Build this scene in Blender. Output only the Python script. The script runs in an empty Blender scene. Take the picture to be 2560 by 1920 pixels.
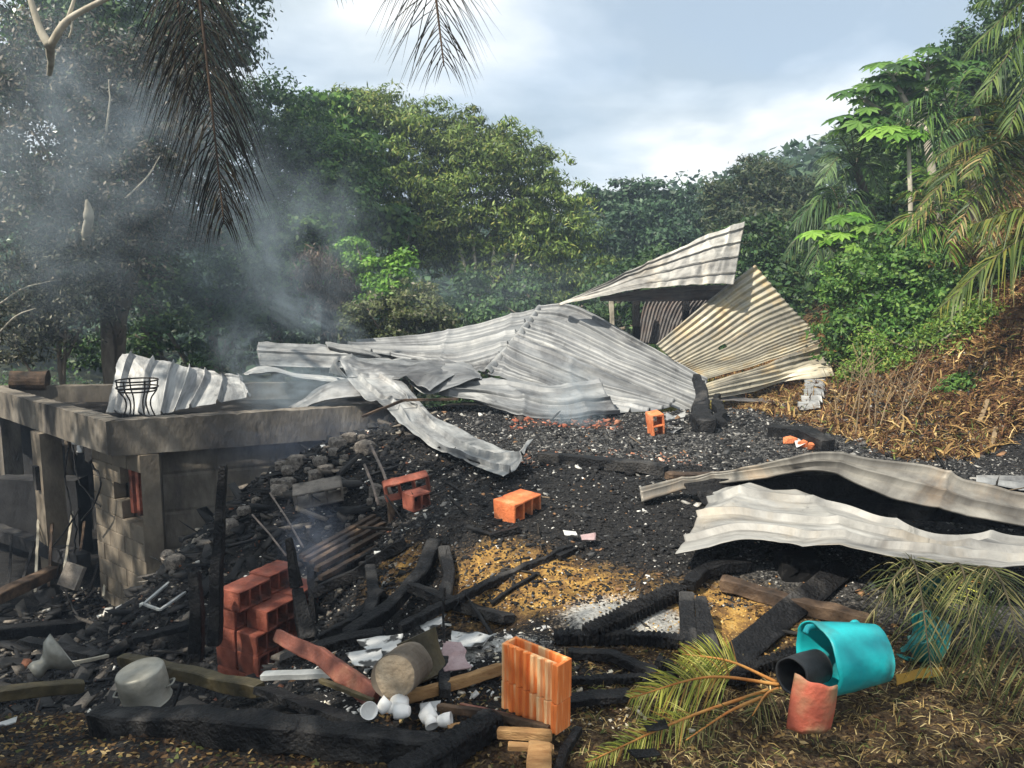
import bpy, bmesh, math, random
import numpy as np
from mathutils import Vector, Matrix
R = math.radians
random.seed(7); rng = np.random.default_rng(7)
scene = bpy.context.scene
COL = scene.collection

# ---------------- camera, sky, sun, exposure ----------------
F = 1900.0; PITCH = R(7.2); EYE = np.array([0, 0, 1.6])
cam_data = bpy.data.cameras.new('camera'); cam = bpy.data.objects.new('camera', cam_data); COL.objects.link(cam)
cam_data.sensor_width = 36; cam_data.lens = 36 * F / 2560; cam_data.clip_start = 0.05; cam_data.clip_end = 3000
cam.location = EYE; cam.rotation_euler = (math.pi / 2 - PITCH, 0, 0)
scene.camera = cam
scene.view_settings.view_transform = 'Standard'; scene.view_settings.look = 'None'
scene.view_settings.gamma = 1; scene.view_settings.use_curve_mapping = False
scene.view_settings.exposure = 0.66
SUN_V = Vector((-0.62, -0.46, 0.93)).normalized()      # towards the sun
sun_el = math.asin(SUN_V.z); sun_az = math.atan2(SUN_V.x, SUN_V.y)
world = bpy.data.worlds.new('World'); scene.world = world; world.use_nodes = True
def build_world():
    nt = world.node_tree; N = nt.nodes; L = nt.links; N.clear()
    out = N.new('ShaderNodeOutputWorld'); bg = N.new('ShaderNodeBackground'); bg.inputs['Strength'].default_value = 0.135
    sky = N.new('ShaderNodeTexSky'); sky.sky_type = 'NISHITA'; sky.sun_disc = False
    sky.sun_elevation = sun_el; sky.sun_rotation = sun_az; sky.air_density = 1.0; sky.dust_density = 1.5
    tc = N.new('ShaderNodeTexCoord')
    sep = N.new('ShaderNodeSeparateXYZ'); L.new(tc.outputs['Generated'], sep.inputs[0])
    # project the view direction onto a cloud layer overhead
    zc = N.new('ShaderNodeMath'); zc.operation = 'MAXIMUM'; L.new(sep.outputs[2], zc.inputs[0]); zc.inputs[1].default_value = 0.0
    za = N.new('ShaderNodeMath'); za.operation = 'ADD'; L.new(zc.outputs[0], za.inputs[0]); za.inputs[1].default_value = 0.28
    dx = N.new('ShaderNodeMath'); dx.operation = 'DIVIDE'; L.new(sep.outputs[0], dx.inputs[0]); L.new(za.outputs[0], dx.inputs[1])
    dy = N.new('ShaderNodeMath'); dy.operation = 'DIVIDE'; L.new(sep.outputs[1], dy.inputs[0]); L.new(za.outputs[0], dy.inputs[1])
    cmb = N.new('ShaderNodeCombineXYZ'); L.new(dx.outputs[0], cmb.inputs[0]); L.new(dy.outputs[0], cmb.inputs[1])
    mp = N.new('ShaderNodeMapping'); L.new(cmb.outputs[0], mp.inputs[0]); mp.inputs['Location'].default_value = (3.4, 1.1, 0)
    n1 = N.new('ShaderNodeTexNoise'); n1.inputs['Scale'].default_value = 1.45; n1.inputs['Detail'].default_value = 6; n1.inputs['Roughness'].default_value = 0.5
    n1.inputs['Distortion'].default_value = 0.25
    L.new(mp.outputs[0], n1.inputs['Vector'])
    n2 = N.new('ShaderNodeTexNoise'); n2.inputs['Scale'].default_value = 0.9; n2.inputs['Detail'].default_value = 3
    mp2 = N.new('ShaderNodeMapping'); L.new(cmb.outputs[0], mp2.inputs[0]); mp2.inputs['Location'].default_value = (7.3, 2.2, 0); L.new(mp2.outputs[0], n2.inputs['Vector'])
    cr = N.new('ShaderNodeValToRGB'); e = cr.color_ramp.elements      # cloud brightness, grey-blue undersides to white
    e[0].position = 0.41; e[0].color = (2.6, 3.1, 3.5, 1); e[1].position = 0.60; e[1].color = (6.3, 6.35, 6.25, 1)
    m = cr.color_ramp.elements.new(0.50); m.color = (3.9, 4.35, 4.65, 1)
    L.new(n1.outputs['Fac'], cr.inputs[0])
    cov = N.new('ShaderNodeMapRange'); cov.inputs['From Min'].default_value = 0.36; cov.inputs['From Max'].default_value = 0.50
    cov.inputs['To Min'].default_value = 0.72; cov.inputs['To Max'].default_value = 1.0
    L.new(n2.outputs['Fac'], cov.inputs['Value'])
    mix = N.new('ShaderNodeMixRGB'); L.new(cov.outputs[0], mix.inputs[0]); L.new(sky.outputs[0], mix.inputs[1]); L.new(cr.outputs[0], mix.inputs[2])
    L.new(mix.outputs[0], bg.inputs['Color']); L.new(bg.outputs[0], out.inputs['Surface'])
build_world()
sd = bpy.data.lights.new('sun', 'SUN'); sd.energy = 5.0; sd.angle = R(0.6); sd.color = (1, .93, .80)
so = bpy.data.objects.new('sun', sd); COL.objects.link(so); so.rotation_euler = SUN_V.to_track_quat('Z', 'Y').to_euler(); so.location = (0, 0, 30)
cy = scene.cycles; cy.max_bounces = 5; cy.diffuse_bounces = 2; cy.glossy_bounces = 2; cy.transmission_bounces = 2; cy.transparent_max_bounces = 6
cy.volume_bounces = 0; cy.volume_step_rate = 3; cy.volume_max_steps = 64; cy.caustics_reflective = False; cy.caustics_refractive = False

# ---------------- helpers ----------------
cP, sP = math.cos(PITCH), math.sin(PITCH)
def ray(px, py):
    u = (px - 1280) / F; v = -(py - 960) / F
    return np.array([u, cP + v * sP, -sP + v * cP])
def at(px, py, Y):
    r = ray(px, py); return EYE + r * (Y / r[1])
def hash3(i, j, k, s=0):
    n = (i * 73856093 ^ j * 19349663 ^ k * 83492791 ^ (s * 2654435)) & 0x7fffffff
    n = (n ^ (n >> 13)) * 1274126177 & 0x7fffffff
    n = (n ^ (n >> 16)) & 0xffff
    return n / 65535.0
def vnoise(p, s=0):
    p = np.asarray(p, float); f = np.floor(p).astype(np.int64); t = p - f; t = t * t * (3 - 2 * t)
    r = 0
    for a in (0, 1):
        for b in (0, 1):
            for c in (0, 1):
                w = (t[..., 0] if a else 1 - t[..., 0]) * (t[..., 1] if b else 1 - t[..., 1]) * (t[..., 2] if c else 1 - t[..., 2])
                r = r + w * hash3(f[..., 0] + a, f[..., 1] + b, f[..., 2] + c, s)
    return r * 2 - 1
def fbm(p, o=3, s=0):
    p = np.asarray(p, float); r = 0; a = 1; t = 0
    for i in range(o):
        r = r + a * vnoise(p, s + i); t += a; a *= .5; p = p * 2.03
    return r / t
def mesh(name, v, f, mat=None, smooth=False, col=None, uv=None, parent=None, label=None, cat=None, group=None, kind=None):
    v = np.asarray(v, np.float32).reshape(-1, 3)
    me = bpy.data.meshes.new(name)
    if isinstance(f, np.ndarray):
        k = f.shape[1]; nf = f.shape[0]
        me.vertices.add(len(v)); me.vertices.foreach_set('co', v.ravel())
        me.loops.add(nf * k); me.loops.foreach_set('vertex_index', f.astype(np.int32).ravel())
        me.polygons.add(nf); me.polygons.foreach_set('loop_start', np.arange(0, nf * k, k, dtype=np.int32))
        me.update(calc_edges=True)
    else:
        me.from_pydata(v.tolist(), [], f); me.update()
    if smooth: me.polygons.foreach_set('use_smooth', np.ones(len(me.polygons), bool))
    if col is not None:
        a = me.attributes.new('col', 'FLOAT_COLOR', 'POINT')
        c = np.ones((len(v), 4), np.float32); c[:, :col.shape[1]] = col; a.data.foreach_set('color', c.ravel())
    if uv is not None:
        l = me.uv_layers.new(name='UVMap'); idx = np.zeros(len(me.loops), np.int32); me.loops.foreach_get('vertex_index', idx)
        l.data.foreach_set('uv', np.asarray(uv, np.float32)[idx].ravel())
    if mat: me.materials.append(mat)
    o = bpy.data.objects.new(name, me); COL.objects.link(o)
    if parent: o.parent = parent
    return tag(o, label, cat, group, kind)
def tag(o, label=None, cat=None, group=None, kind=None):
    if label: o['label'] = label
    if cat: o['category'] = cat
    if group: o['group'] = group
    if kind: o['kind'] = kind
    return o
def thing(name, label, cat, loc=(0, 0, 0), group=None):
    o = bpy.data.objects.new(name, None); COL.objects.link(o); o.location = Vector([float(c) for c in loc]); o.empty_display_size = .1
    return tag(o, label, cat, group)
def keep(child, par):          # parent while the vertices stay in world coordinates
    child.parent = par; child.matrix_parent_inverse = Matrix.Translation(-par.location)
    return child
def join(parts):               # [(v, f)] with faces as lists -> one (v, f)
    V = []; Fc = []; n = 0
    for v, f in parts:
        V.append(np.asarray(v, float).reshape(-1, 3)); Fc += [tuple(i + n for i in q) for q in f]; n += len(V[-1])
    return np.concatenate(V), Fc
def rot(v, rx=0, ry=0, rz=0):
    m = np.array((Matrix.Rotation(rz, 3, 'Z') @ Matrix.Rotation(ry, 3, 'Y') @ Matrix.Rotation(rx, 3, 'X')))
    return np.asarray(v) @ m.T
def frame(p0, p1, roll=0):
    d = np.asarray(p1, float) - p0; L = np.linalg.norm(d); d /= L
    up = np.array([0, 0, 1.]) if abs(d[2]) < .95 else np.array([0, 1., 0])
    s = np.cross(d, up); s /= np.linalg.norm(s); t = np.cross(s, d)
    c, sn = math.cos(roll), math.sin(roll)
    return d, s * c + t * sn, -s * sn + t * c, L
def tube_vf(pts, rad, n=8, cap=True, wob=0, seed=0):
    pts = np.asarray(pts, float); m = len(pts); rad = np.broadcast_to(rad, (m,))
    tan = np.gradient(pts, axis=0); tan /= np.linalg.norm(tan, axis=1)[:, None] + 1e-9
    ref = np.array([0, 0, 1.]) if abs(tan[0][2]) < .9 else np.array([1., 0, 0])
    V = []
    for i in range(m):
        s = np.cross(tan[i], ref); s /= np.linalg.norm(s) + 1e-9; t = np.cross(s, tan[i])
        for k in range(n):
            a = 2 * math.pi * k / n
            V.append(pts[i] + (s * math.cos(a) + t * math.sin(a)) * rad[i])
    V = np.array(V)
    if wob: V += fbm(V * 9, 2, seed)[:, None] * wob * np.array([1, .7, 1])
    Fc = [(i * n + k, i * n + (k + 1) % n, (i + 1) * n + (k + 1) % n, (i + 1) * n + k) for i in range(m - 1) for k in range(n)]
    if cap: Fc += [tuple(range(n - 1, -1, -1)), tuple(range((m - 1) * n, m * n))]
    return V, Fc
def catmull(P, n):
    P = np.asarray(P, float); m = len(P)
    if m == 2: t = np.linspace(0, 1, n)[:, None]; return P[0] * (1 - t) + P[1] * t
    Q = np.vstack([2 * P[0] - P[1], P, 2 * P[-1] - P[-2]])
    out = []
    for x in np.linspace(0, m - 1, n):
        i = min(int(x), m - 2); t = x - i; a, b, c, d = Q[i:i + 4]
        out.append(.5 * (2 * b + (c - a) * t + (2 * a - 5 * b + 4 * c - d) * t * t + (3 * b - a - 3 * c + d) * t ** 3))
    return np.array(out)
BOXF = [(0, 3, 2, 1), (4, 5, 6, 7), (0, 1, 5, 4), (1, 2, 6, 5), (2, 3, 7, 6), (3, 0, 4, 7)]
def box_vf(c, s):
    x, y, z = [k / 2 for k in s]
    v = np.array([(-x, -y, -z), (x, -y, -z), (x, y, -z), (-x, y, -z), (-x, -y, z), (x, -y, z), (x, y, z), (-x, y, z)]) + np.asarray(c)
    return v, BOXF

# ---------------- materials ----------------
def new_mat(name):
    m = bpy.data.materials.new(name); m.use_nodes = True
    b = m.node_tree.nodes['Principled BSDF']; return m, m.node_tree.nodes, m.node_tree.links, b
def ramp(N, L, src, stops):
    r = N.new('ShaderNodeValToRGB'); e = r.color_ramp.elements
    for i, (p, c) in enumerate(stops):
        if i < 2: e[i].position = p; e[i].color = (*c, 1)
        else:
            x = e.new(p); x.color = (*c, 1)
    L.new(src, r.inputs[0]); return r.outputs[0]
def noise_mat(name, stops, scale=4, detail=6, rough=.9, bump=.3, bscale=None, stretch=(1, 1, 1), spec=.3, metal=0, mixcol=None, coord='Object', rot_=(0,0,0), bdist=.02):
    """stops: colour ramp over noise; bump: relief strength"""
    m, N, L, b = new_mat(name)
    tc = N.new('ShaderNodeTexCoord'); mp = N.new('ShaderNodeMapping'); L.new(tc.outputs[coord], mp.inputs[0])
    mp.inputs['Scale'].default_value = stretch; mp.inputs['Rotation'].default_value = rot_
    n = N.new('ShaderNodeTexNoise'); n.inputs['Scale'].default_value = scale; n.inputs['Detail'].default_value = detail; n.inputs['Roughness'].default_value = .62
    L.new(mp.outputs[0], n.inputs['Vector'])
    c = ramp(N, L, n.outputs['Fac'], stops)
    if mixcol:
        n3 = N.new('ShaderNodeTexNoise'); n3.inputs['Scale'].default_value = mixcol[1]; n3.inputs['Detail'].default_value = 4; L.new(mp.outputs[0], n3.inputs['Vector'])
        mr = N.new('ShaderNodeMapRange'); mr.inputs['From Min'].default_value = mixcol[2]; mr.inputs['From Max'].default_value = mixcol[3]; L.new(n3.outputs['Fac'], mr.inputs['Value'])
        mx = N.new('ShaderNodeMixRGB'); L.new(mr.outputs[0], mx.inputs[0]); L.new(c, mx.inputs[1]); mx.inputs[2].default_value = (*mixcol[0], 1); c = mx.outputs[0]
    L.new(c, b.inputs['Base Color'])
    b.inputs['Roughness'].default_value = rough; b.inputs['Specular IOR Level'].default_value = spec; b.inputs['Metallic'].default_value = metal
    if bump:
        n2 = N.new('ShaderNodeTexNoise'); n2.inputs['Scale'].default_value = bscale or scale * 5; n2.inputs['Detail'].default_value = 4; L.new(mp.outputs[0], n2.inputs['Vector'])
        bp = N.new('ShaderNodeBump'); bp.inputs['Strength'].default_value = bump; bp.inputs['Distance'].default_value = bdist; L.new(n2.outputs['Fac'], bp.inputs['Height']); L.new(bp.outputs[0], b.inputs['Normal'])
    return m
def attr_mat(name, rough=.6, spec=.3, trans=0, bump=0, scale=40, var=.0, sheen=0):
    m, N, L, b = new_mat(name)
    a = N.new('ShaderNodeAttribute'); a.attribute_name = 'col'; c = a.outputs['Color']
    if var:
        n = N.new('ShaderNodeTexNoise'); n.inputs['Scale'].default_value = scale; n.inputs['Detail'].default_value = 5
        tc = N.new('ShaderNodeTexCoord'); L.new(tc.outputs['Object'], n.inputs['Vector'])
        g = ramp(N, L, n.outputs['Fac'], [(.3, (1 - var,) * 3), (.7, (1 + var,) * 3)])
        mx = N.new('ShaderNodeMixRGB'); mx.blend_type = 'MULTIPLY'; mx.inputs[0].default_value = 1; L.new(c, mx.inputs[1]); L.new(g, mx.inputs[2]); c = mx.outputs[0]
        if bump:
            bp = N.new('ShaderNodeBump'); bp.inputs['Strength'].default_value = bump; bp.inputs['Distance'].default_value = .01; L.new(n.outputs['Fac'], bp.inputs['Height']); L.new(bp.outputs[0], b.inputs['Normal'])
    L.new(c, b.inputs['Base Color']); b.inputs['Roughness'].default_value = rough; b.inputs['Specular IOR Level'].default_value = spec
    if trans:
        tr = N.new('ShaderNodeBsdfTranslucent'); L.new(c, tr.inputs[0]); ms = N.new('ShaderNodeMixShader'); ms.inputs[0].default_value = trans
        L.new(b.outputs[0], ms.inputs[1]); L.new(tr.outputs[0], ms.inputs[2]); L.new(ms.outputs[0], N['Material Output'].inputs['Surface'])
    return m
def metal_mat(name, base, dark, stain, stain_amt=.35, rough=.42, metal=.55, dent=.25, su=2.5, sv=14):
    """weathered zinc sheet: streaks along the ribs, soot blotches, burnt-paint stains (UV in metres, u along ribs)"""
    m, N, L, b = new_mat(name)
    tc = N.new('ShaderNodeTexCoord'); mp = N.new('ShaderNodeMapping'); L.new(tc.outputs['UV'], mp.inputs[0]); mp.inputs['Scale'].default_value = (su, sv, 1)
    n = N.new('ShaderNodeTexNoise'); n.inputs['Scale'].default_value = 1; n.inputs['Detail'].default_value = 8; n.inputs['Roughness'].default_value = .65; L.new(mp.outputs[0], n.inputs['Vector'])
    mid = tuple((x + y) / 2 for x, y in zip(base, dark))
    c = ramp(N, L, n.outputs['Fac'], [(.30, dark), (.62, base), (.45, mid), (.8, tuple(min(1, x * 1.15) for x in base))])
    n2 = N.new('ShaderNodeTexNoise'); n2.inputs['Scale'].default_value = 2.2; n2.inputs['Detail'].default_value = 6; n2.inputs['Roughness'].default_value = .7; L.new(tc.outputs['UV'], n2.inputs['Vector'])
    mr = N.new('ShaderNodeMapRange'); mr.inputs['From Min'].default_value = .5; mr.inputs['From Max'].default_value = .72; mr.inputs['To Max'].default_value = stain_amt; L.new(n2.outputs['Fac'], mr.inputs['Value'])
    mx = N.new('ShaderNodeMixRGB'); L.new(mr.outputs[0], mx.inputs[0]); L.new(c, mx.inputs[1]); mx.inputs[2].default_value = (*stain, 1)
    n4 = N.new('ShaderNodeTexNoise'); n4.inputs['Scale'].default_value = 5; n4.inputs['Detail'].default_value = 8; n4.inputs['Roughness'].default_value = .75
    mp4 = N.new('ShaderNodeMapping'); L.new(tc.outputs['UV'], mp4.inputs[0]); mp4.inputs['Location'].default_value = (4, 9, 2); L.new(mp4.outputs[0], n4.inputs['Vector'])
    mr4 = N.new('ShaderNodeMapRange'); mr4.inputs['From Min'].default_value = .60; mr4.inputs['From Max'].default_value = .70; mr4.inputs['To Max'].default_value = .8; L.new(n4.outputs['Fac'], mr4.inputs['Value'])
    mx4 = N.new('ShaderNodeMixRGB'); L.new(mr4.outputs[0], mx4.inputs[0]); L.new(mx.outputs[0], mx4.inputs[1]); mx4.inputs[2].default_value = (dark[0] * .35, dark[1] * .35, dark[2] * .36, 1)
    n6 = N.new('ShaderNodeTexNoise'); n6.inputs['Scale'].default_value = 1.1; n6.inputs['Detail'].default_value = 7; n6.inputs['Roughness'].default_value = .68; n6.inputs['Distortion'].default_value = .6
    mp6 = N.new('ShaderNodeMapping'); L.new(tc.outputs['UV'], mp6.inputs[0]); mp6.inputs['Location'].default_value = (1, 3, 5); mp6.inputs['Scale'].default_value = (1, 1.6, 1); L.new(mp6.outputs[0], n6.inputs['Vector'])
    g6 = ramp(N, L, n6.outputs['Fac'], [(.34, (.34, .34, .35)), (.66, (1.2, 1.19, 1.16)), (.50, (.88, .88, .88))])
    mu6 = N.new('ShaderNodeMixRGB'); mu6.blend_type = 'MULTIPLY'; mu6.inputs[0].default_value = 1; L.new(mx4.outputs[0], mu6.inputs[1]); L.new(g6, mu6.inputs[2])
    L.new(mu6.outputs[0], b.inputs['Base Color']); b.inputs['Metallic'].default_value = metal
    rr = N.new('ShaderNodeMapRange'); rr.inputs['To Min'].default_value = rough - .1; rr.inputs['To Max'].default_value = rough + .25; L.new(n.outputs['Fac'], rr.inputs['Value']); L.new(rr.outputs[0], b.inputs['Roughness'])
    n5 = N.new('ShaderNodeTexNoise'); n5.inputs['Scale'].default_value = 7; n5.inputs['Detail'].default_value = 5; L.new(tc.outputs['UV'], n5.inputs['Vector'])
    bp = N.new('ShaderNodeBump'); bp.inputs['Strength'].default_value = dent; bp.inputs['Distance'].default_value = .03; L.new(n5.outputs['Fac'], bp.inputs['Height']); L.new(bp.outputs[0], b.inputs['Normal'])
    return m
M = {}
M['zinc'] = metal_mat('weathered_zinc', (.265, .272, .28), (.095, .10, .105), (.50, .49, .46), .3, rough=.52, metal=.3, su=1.0, sv=11)
M['zinc_white'] = metal_mat('pale_zinc', (.43, .42, .395), (.17, .165, .155), (.46, .37, .25), .45, rough=.5, metal=.25)
M['zinc_bright'] = metal_mat('ashy_zinc', (.36, .368, .37), (.15, .155, .16), (.75, .70, .64), .4, rough=.5, metal=.25)
M['zinc_yellow'] = metal_mat('scorched_zinc', (.50, .46, .36), (.10, .095, .09), (.58, .38, .12), .6, rough=.5, metal=.3, su=.45, sv=7)
M['zinc_brown'] = metal_mat('scorched_brown_zinc', (.36, .34, .30), (.10, .09, .08), (.34, .24, .15), .6, rough=.5, metal=.3)
M['zinc_dark'] = metal_mat('soot_shade_zinc', (.22, .20, .19), (.05, .05, .055), (.25, .14, .09), .5, rough=.6, metal=.3)
M['char'] = noise_mat('charred_wood', [(.3, (.003, .003, .004)), (.6, (.009, .009, .010)), (.8, (.03, .03, .033))], 14, 7, .6, .9, 60, (1, 1, 1), .22, mixcol=((.075, .07, .066), 4, .54, .74))
M['charbrown'] = noise_mat('half_burnt_wood', [(.32, (.012, .010, .009)), (.52, (.07, .045, .03)), (.75, (.20, .13, .08))], 5, 7, .8, .5, 40, (1, 1, 1), .3)
M['wood'] = noise_mat('bare_timber', [(.3, (.20, .10, .04)), (.6, (.42, .25, .11)), (.8, (.55, .36, .18))], 6, 7, .75, .35, 50, (1, 4, 4), .25, mixcol=((.03, .02, .015), 3, .55, .72))
M['redwood'] = noise_mat('red_painted_plank', [(.3, (.06, .02, .015)), (.55, (.22, .07, .045)), (.8, (.38, .20, .12))], 7, 7, .6, .3, 50, (1, 1, 1), .4)
M['greyplank'] = noise_mat('grey_plank', [(.3, (.25, .26, .26)), (.6, (.42, .43, .42)), (.8, (.55, .55, .53))], 7, 6, .7, .2, 50)
M['bamboo'] = noise_mat('mossy_pole', [(.3, (.03, .025, .015)), (.55, (.08, .065, .035)), (.8, (.17, .14, .07))], 6, 6, .6, .3, 40)
M['bark'] = noise_mat('bark', [(.3, (.07, .055, .04)), (.55, (.16, .13, .10)), (.8, (.30, .26, .21))], 5, 7, .9, .6, 24, (1, 1, .4))
M['palebark'] = noise_mat('pale_bark', [(.3, (.22, .19, .14)), (.55, (.45, .41, .33)), (.8, (.62, .58, .49))], 4, 7, .85, .4, 24, (1, 1, .5))
M['clay'] = noise_mat('red_clay_block', [(.25, (.15, .04, .028)), (.5, (.32, .095, .06)), (.8, (.46, .19, .13))], 9, 7, .85, .4, 70, mixcol=((.035, .025, .024), 5, .46, .70))
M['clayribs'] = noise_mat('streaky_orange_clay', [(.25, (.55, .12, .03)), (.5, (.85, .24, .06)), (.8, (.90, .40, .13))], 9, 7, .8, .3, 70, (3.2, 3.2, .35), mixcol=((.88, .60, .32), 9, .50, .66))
M['claybright'] = noise_mat('orange_clay_block', [(.25, (.40, .10, .04)), (.5, (.66, .19, .07)), (.8, (.80, .46, .26))], 9, 7, .8, .4, 70, mixcol=((.10, .05, .035), 6, .54, .74))
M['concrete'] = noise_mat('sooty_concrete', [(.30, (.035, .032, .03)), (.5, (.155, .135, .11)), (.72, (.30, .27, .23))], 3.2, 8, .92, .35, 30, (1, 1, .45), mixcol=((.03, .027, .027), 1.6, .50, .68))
M['concrete_pale'] = noise_mat('block_wall', [(.25, (.08, .065, .05)), (.5, (.175, .145, .11)), (.8, (.29, .245, .185))], 4, 8, .92, .4, 34, (1, 1, .6), mixcol=((.05, .045, .04), 1.9, .55, .74))
M['concrete_dark'] = noise_mat('shade_dark_concrete', [(.3, (.012, .012, .014)), (.55, (.03, .03, .032)), (.8, (.07, .065, .06))], 3, 7, .92, .35, 30)  # near-black base colour paints in the shade of the open room
M['stone'] = noise_mat('rubble_stone', [(.28, (.05, .045, .04)), (.5, (.19, .165, .14)), (.8, (.42, .37, .32))], 6, 7, .9, .5, 36, mixcol=((.04, .035, .033), 3, .5, .68))
M['iron'] = noise_mat('black_iron', [(.3, (.012, .011, .01)), (.7, (.04, .032, .028))], 20, 4, .6, .3)
M['steel'] = noise_mat('rusty_rod', [(.3, (.10, .08, .07)), (.7, (.25, .20, .17))], 20, 4, .6, .3)
M['pot'] = noise_mat('dull_aluminium', [(.3, (.17, .165, .14)), (.55, (.32, .31, .27)), (.8, (.44, .42, .37))], 5, 6, .45, .15, 30, spec=.5, metal=.35)
M['ceramic'] = noise_mat('white_ceramic', [(.3, (.62, .60, .57)), (.5, (.84, .83, .81))], 6, 3, .4, .05, mixcol=((.08, .07, .06), 9, .62, .70), spec=.5)
M['teal'] = noise_mat('teal_plastic', [(.25, (.008, .28, .31)), (.5, (.010, .40, .43)), (.8, (.05, .46, .48))], 5, 8, .45, .25, 14, spec=.4, mixcol=((.05, .10, .10), 6, .50, .72))
M['dteal'] = noise_mat('dark_teal_plastic', [(.25, (.01, .10, .11)), (.5, (.012, .17, .17)), (.8, (.02, .24, .23))], 4, 4, .4, .08, 20, spec=.5)
M['blackplastic'] = noise_mat('black_plastic', [(.25, (.015, .016, .018)), (.8, (.05, .052, .055))], 8, 4, .45, .15, 20, spec=.5)
M['redmetal'] = noise_mat('rusted_red_tin', [(.25, (.32, .07, .045)), (.5, (.50, .13, .08)), (.8, (.58, .26, .15))], 7, 7, .6, .3, 40, mixcol=((.30, .21, .12), 4, .46, .58))
M['yellow'] = noise_mat('yellow_board', [(.25, (.25, .13, .02)), (.8, (.50, .30, .04))], 6, 5, .7, .2)
M['white'] = noise_mat('white_tin_panel', [(.25, (.30, .30, .30)), (.5, (.55, .55, .54)), (.8, (.70, .70, .69))], 4, 6, .5, .2, 24, mixcol=((.03, .03, .03), 9, .54, .60))
M['pink'] = noise_mat('pinkish_rag', [(.3, (.30, .20, .20)), (.7, (.48, .36, .36))], 10, 5, .9, .4)
M['leaf'] = attr_mat('leaf', .50, .35, .30)
M['leafgloss'] = attr_mat('glossy_leaf', .33, .6, .15)
M['cutwood'] = noise_mat('weathered_cut_end', [(.3, (.16, .12, .08)), (.55, (.30, .24, .17)), (.8, (.42, .35, .26))], 9, 7, .9, .5, 50)
M['drystem'] = noise_mat('dry_stem', [(.3, (.12, .085, .05)), (.7, (.30, .22, .13))], 9, 5, .9, .3)
M['deadleaf'] = attr_mat('dry_frond', .7, .3, .15)
M['chunk'] = attr_mat('debris', .8, .35, 0, .5, 60, .35)
M['straw'] = attr_mat('straw', .8, .2, .15)
# ---------------- ground ----------------
CT = [(-3,-3,-.1),(3,-3,0),(-1.5,1,-.1),(1.5,1,-.1),(-3.5,1,-.2),(4,1,0),(0,2.6,-.1),(1.2,2.8,-.1),(2.4,2.8,-.05),(-1.6,2.6,-.12),(-2.8,2.7,-.2),
 (0,3.4,-.05),(1,3.4,-.05),(0,4.6,.12),(1,4.6,.12),(2,4.4,.1),(-.7,3.9,-.3),(-.8,5,-.1),(-1.9,5.3,-1.3),(-2.6,5.0,-1.35),(-1.6,4.2,-.8),(-3.5,5.5,-1.6),
 (-2.2,3.5,-.5),(-3.2,3.6,-.65),(-4,7.7,-1.95),(-4.6,6.6,-1.85),(-6,9,-1.95),(-8,8,-1.9),(-6,6,-1.75),(-7,4,-1.1),(-9,11,-2.2),(-6,12,-2.2),(-4,10.5,-2),
 (-2.6,7.6,-.35),(-2.85,7.3,-.64),(-3.45,7.4,-1.12),(-1.55,8.7,.02),(-1.65,6.5,-.42),(-1.75,6.2,-.68),(-1.2,6,-.42),(-.95,6.2,-.17),(-1.0,7.4,.0),
 (0,6,.1),(2,6,.1),(1,8,.1),(3,8,.12),(-.5,9,.1),(1,11,-.35),(2.7,10.6,-.3),(-1,11,-.1),(2.2,9.2,.1),(4.5,6.2,.05),(3.6,5,.1),(4.5,4,.1),(0,14,-.8),(3,14,-.2),(-4,15,-2.4),
 (0,18,-2.2),(4,18,-.6),(-10,16,-2.5),(3.3,7.5,.14),(4.6,6.5,.12),(5.0,7.3,.52),(5.8,8.5,1.5),(5.2,8.8,1.05),(4.2,7.8,.22),(4.3,9,.5),(7.1,10.5,2.5),(8,11.5,3.0),(5.4,11,1.15),(3.95,9.5,.35),(9,9,3.2),(11,12,4.4),(8,15,3.4),
 (14,6,4),(9,4,1.6),(7,2,.7),(0,32,-.5),(-22,32,1),(20,32,6),(0,60,6),(-45,60,8),(50,60,12),(-14,0,-.6),(-30,0,1),(30,0,7),(-60,-50,0),(60,-50,2),(0,-60,0),
 (0,200,10),(-200,150,10),(200,150,14),(-200,-200,0),(200,-200,0),(300,0,10),(-300,0,6),(0,400,12)]
CT = np.array(CT, float)
def _ph(d): return np.where(d > 0, d * d * np.log(np.maximum(d, 1e-9)), 0)
_S = 10.0
def _solve():
    n = len(CT); P = CT[:, :2] / _S
    K = _ph(np.linalg.norm(P[:, None] - P[None], axis=2)) + np.eye(n) * 2e-4
    A = np.zeros((n + 3, n + 3)); A[:n, :n] = K; A[:n, n] = 1; A[:n, n + 1:] = P; A[n, :n] = 1; A[n + 1:, :n] = P.T
    return np.linalg.solve(A, np.concatenate([CT[:, 2], [0, 0, 0]])), P
_W, _P = _solve()
def hbase(x, y):
    x = np.atleast_1d(np.asarray(x, float)); y = np.atleast_1d(np.asarray(y, float)); sh = x.shape; Q = np.stack([x.ravel(), y.ravel()], 1) / _S
    out = np.zeros(len(Q))
    for i in range(0, len(Q), 20000):
        q = Q[i:i + 20000]; out[i:i + 20000] = _ph(np.linalg.norm(q[:, None] - _P[None], axis=2)) @ _W[:len(_P)] + _W[len(_P)] + q @ _W[len(_P) + 1:]
    return np.clip(out, -4, 16).reshape(sh)
def hgt(x, y):
    z = hbase(x, y); x = np.atleast_1d(np.asarray(x, float)); y = np.atleast_1d(np.asarray(y, float))
    p = np.stack([x, y, np.zeros_like(x)], -1)
    k = np.clip((x - 3.2) / 2, 0, 1) * np.clip((y - 5) / 2, 0, 1)
    return z + fbm(p * 2.2, 3, 3) * (.05 + .06 * k) + fbm(p * 12, 2, 5) * .012
def Hs(x, y): return float(hgt(x, y)[0])
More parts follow.
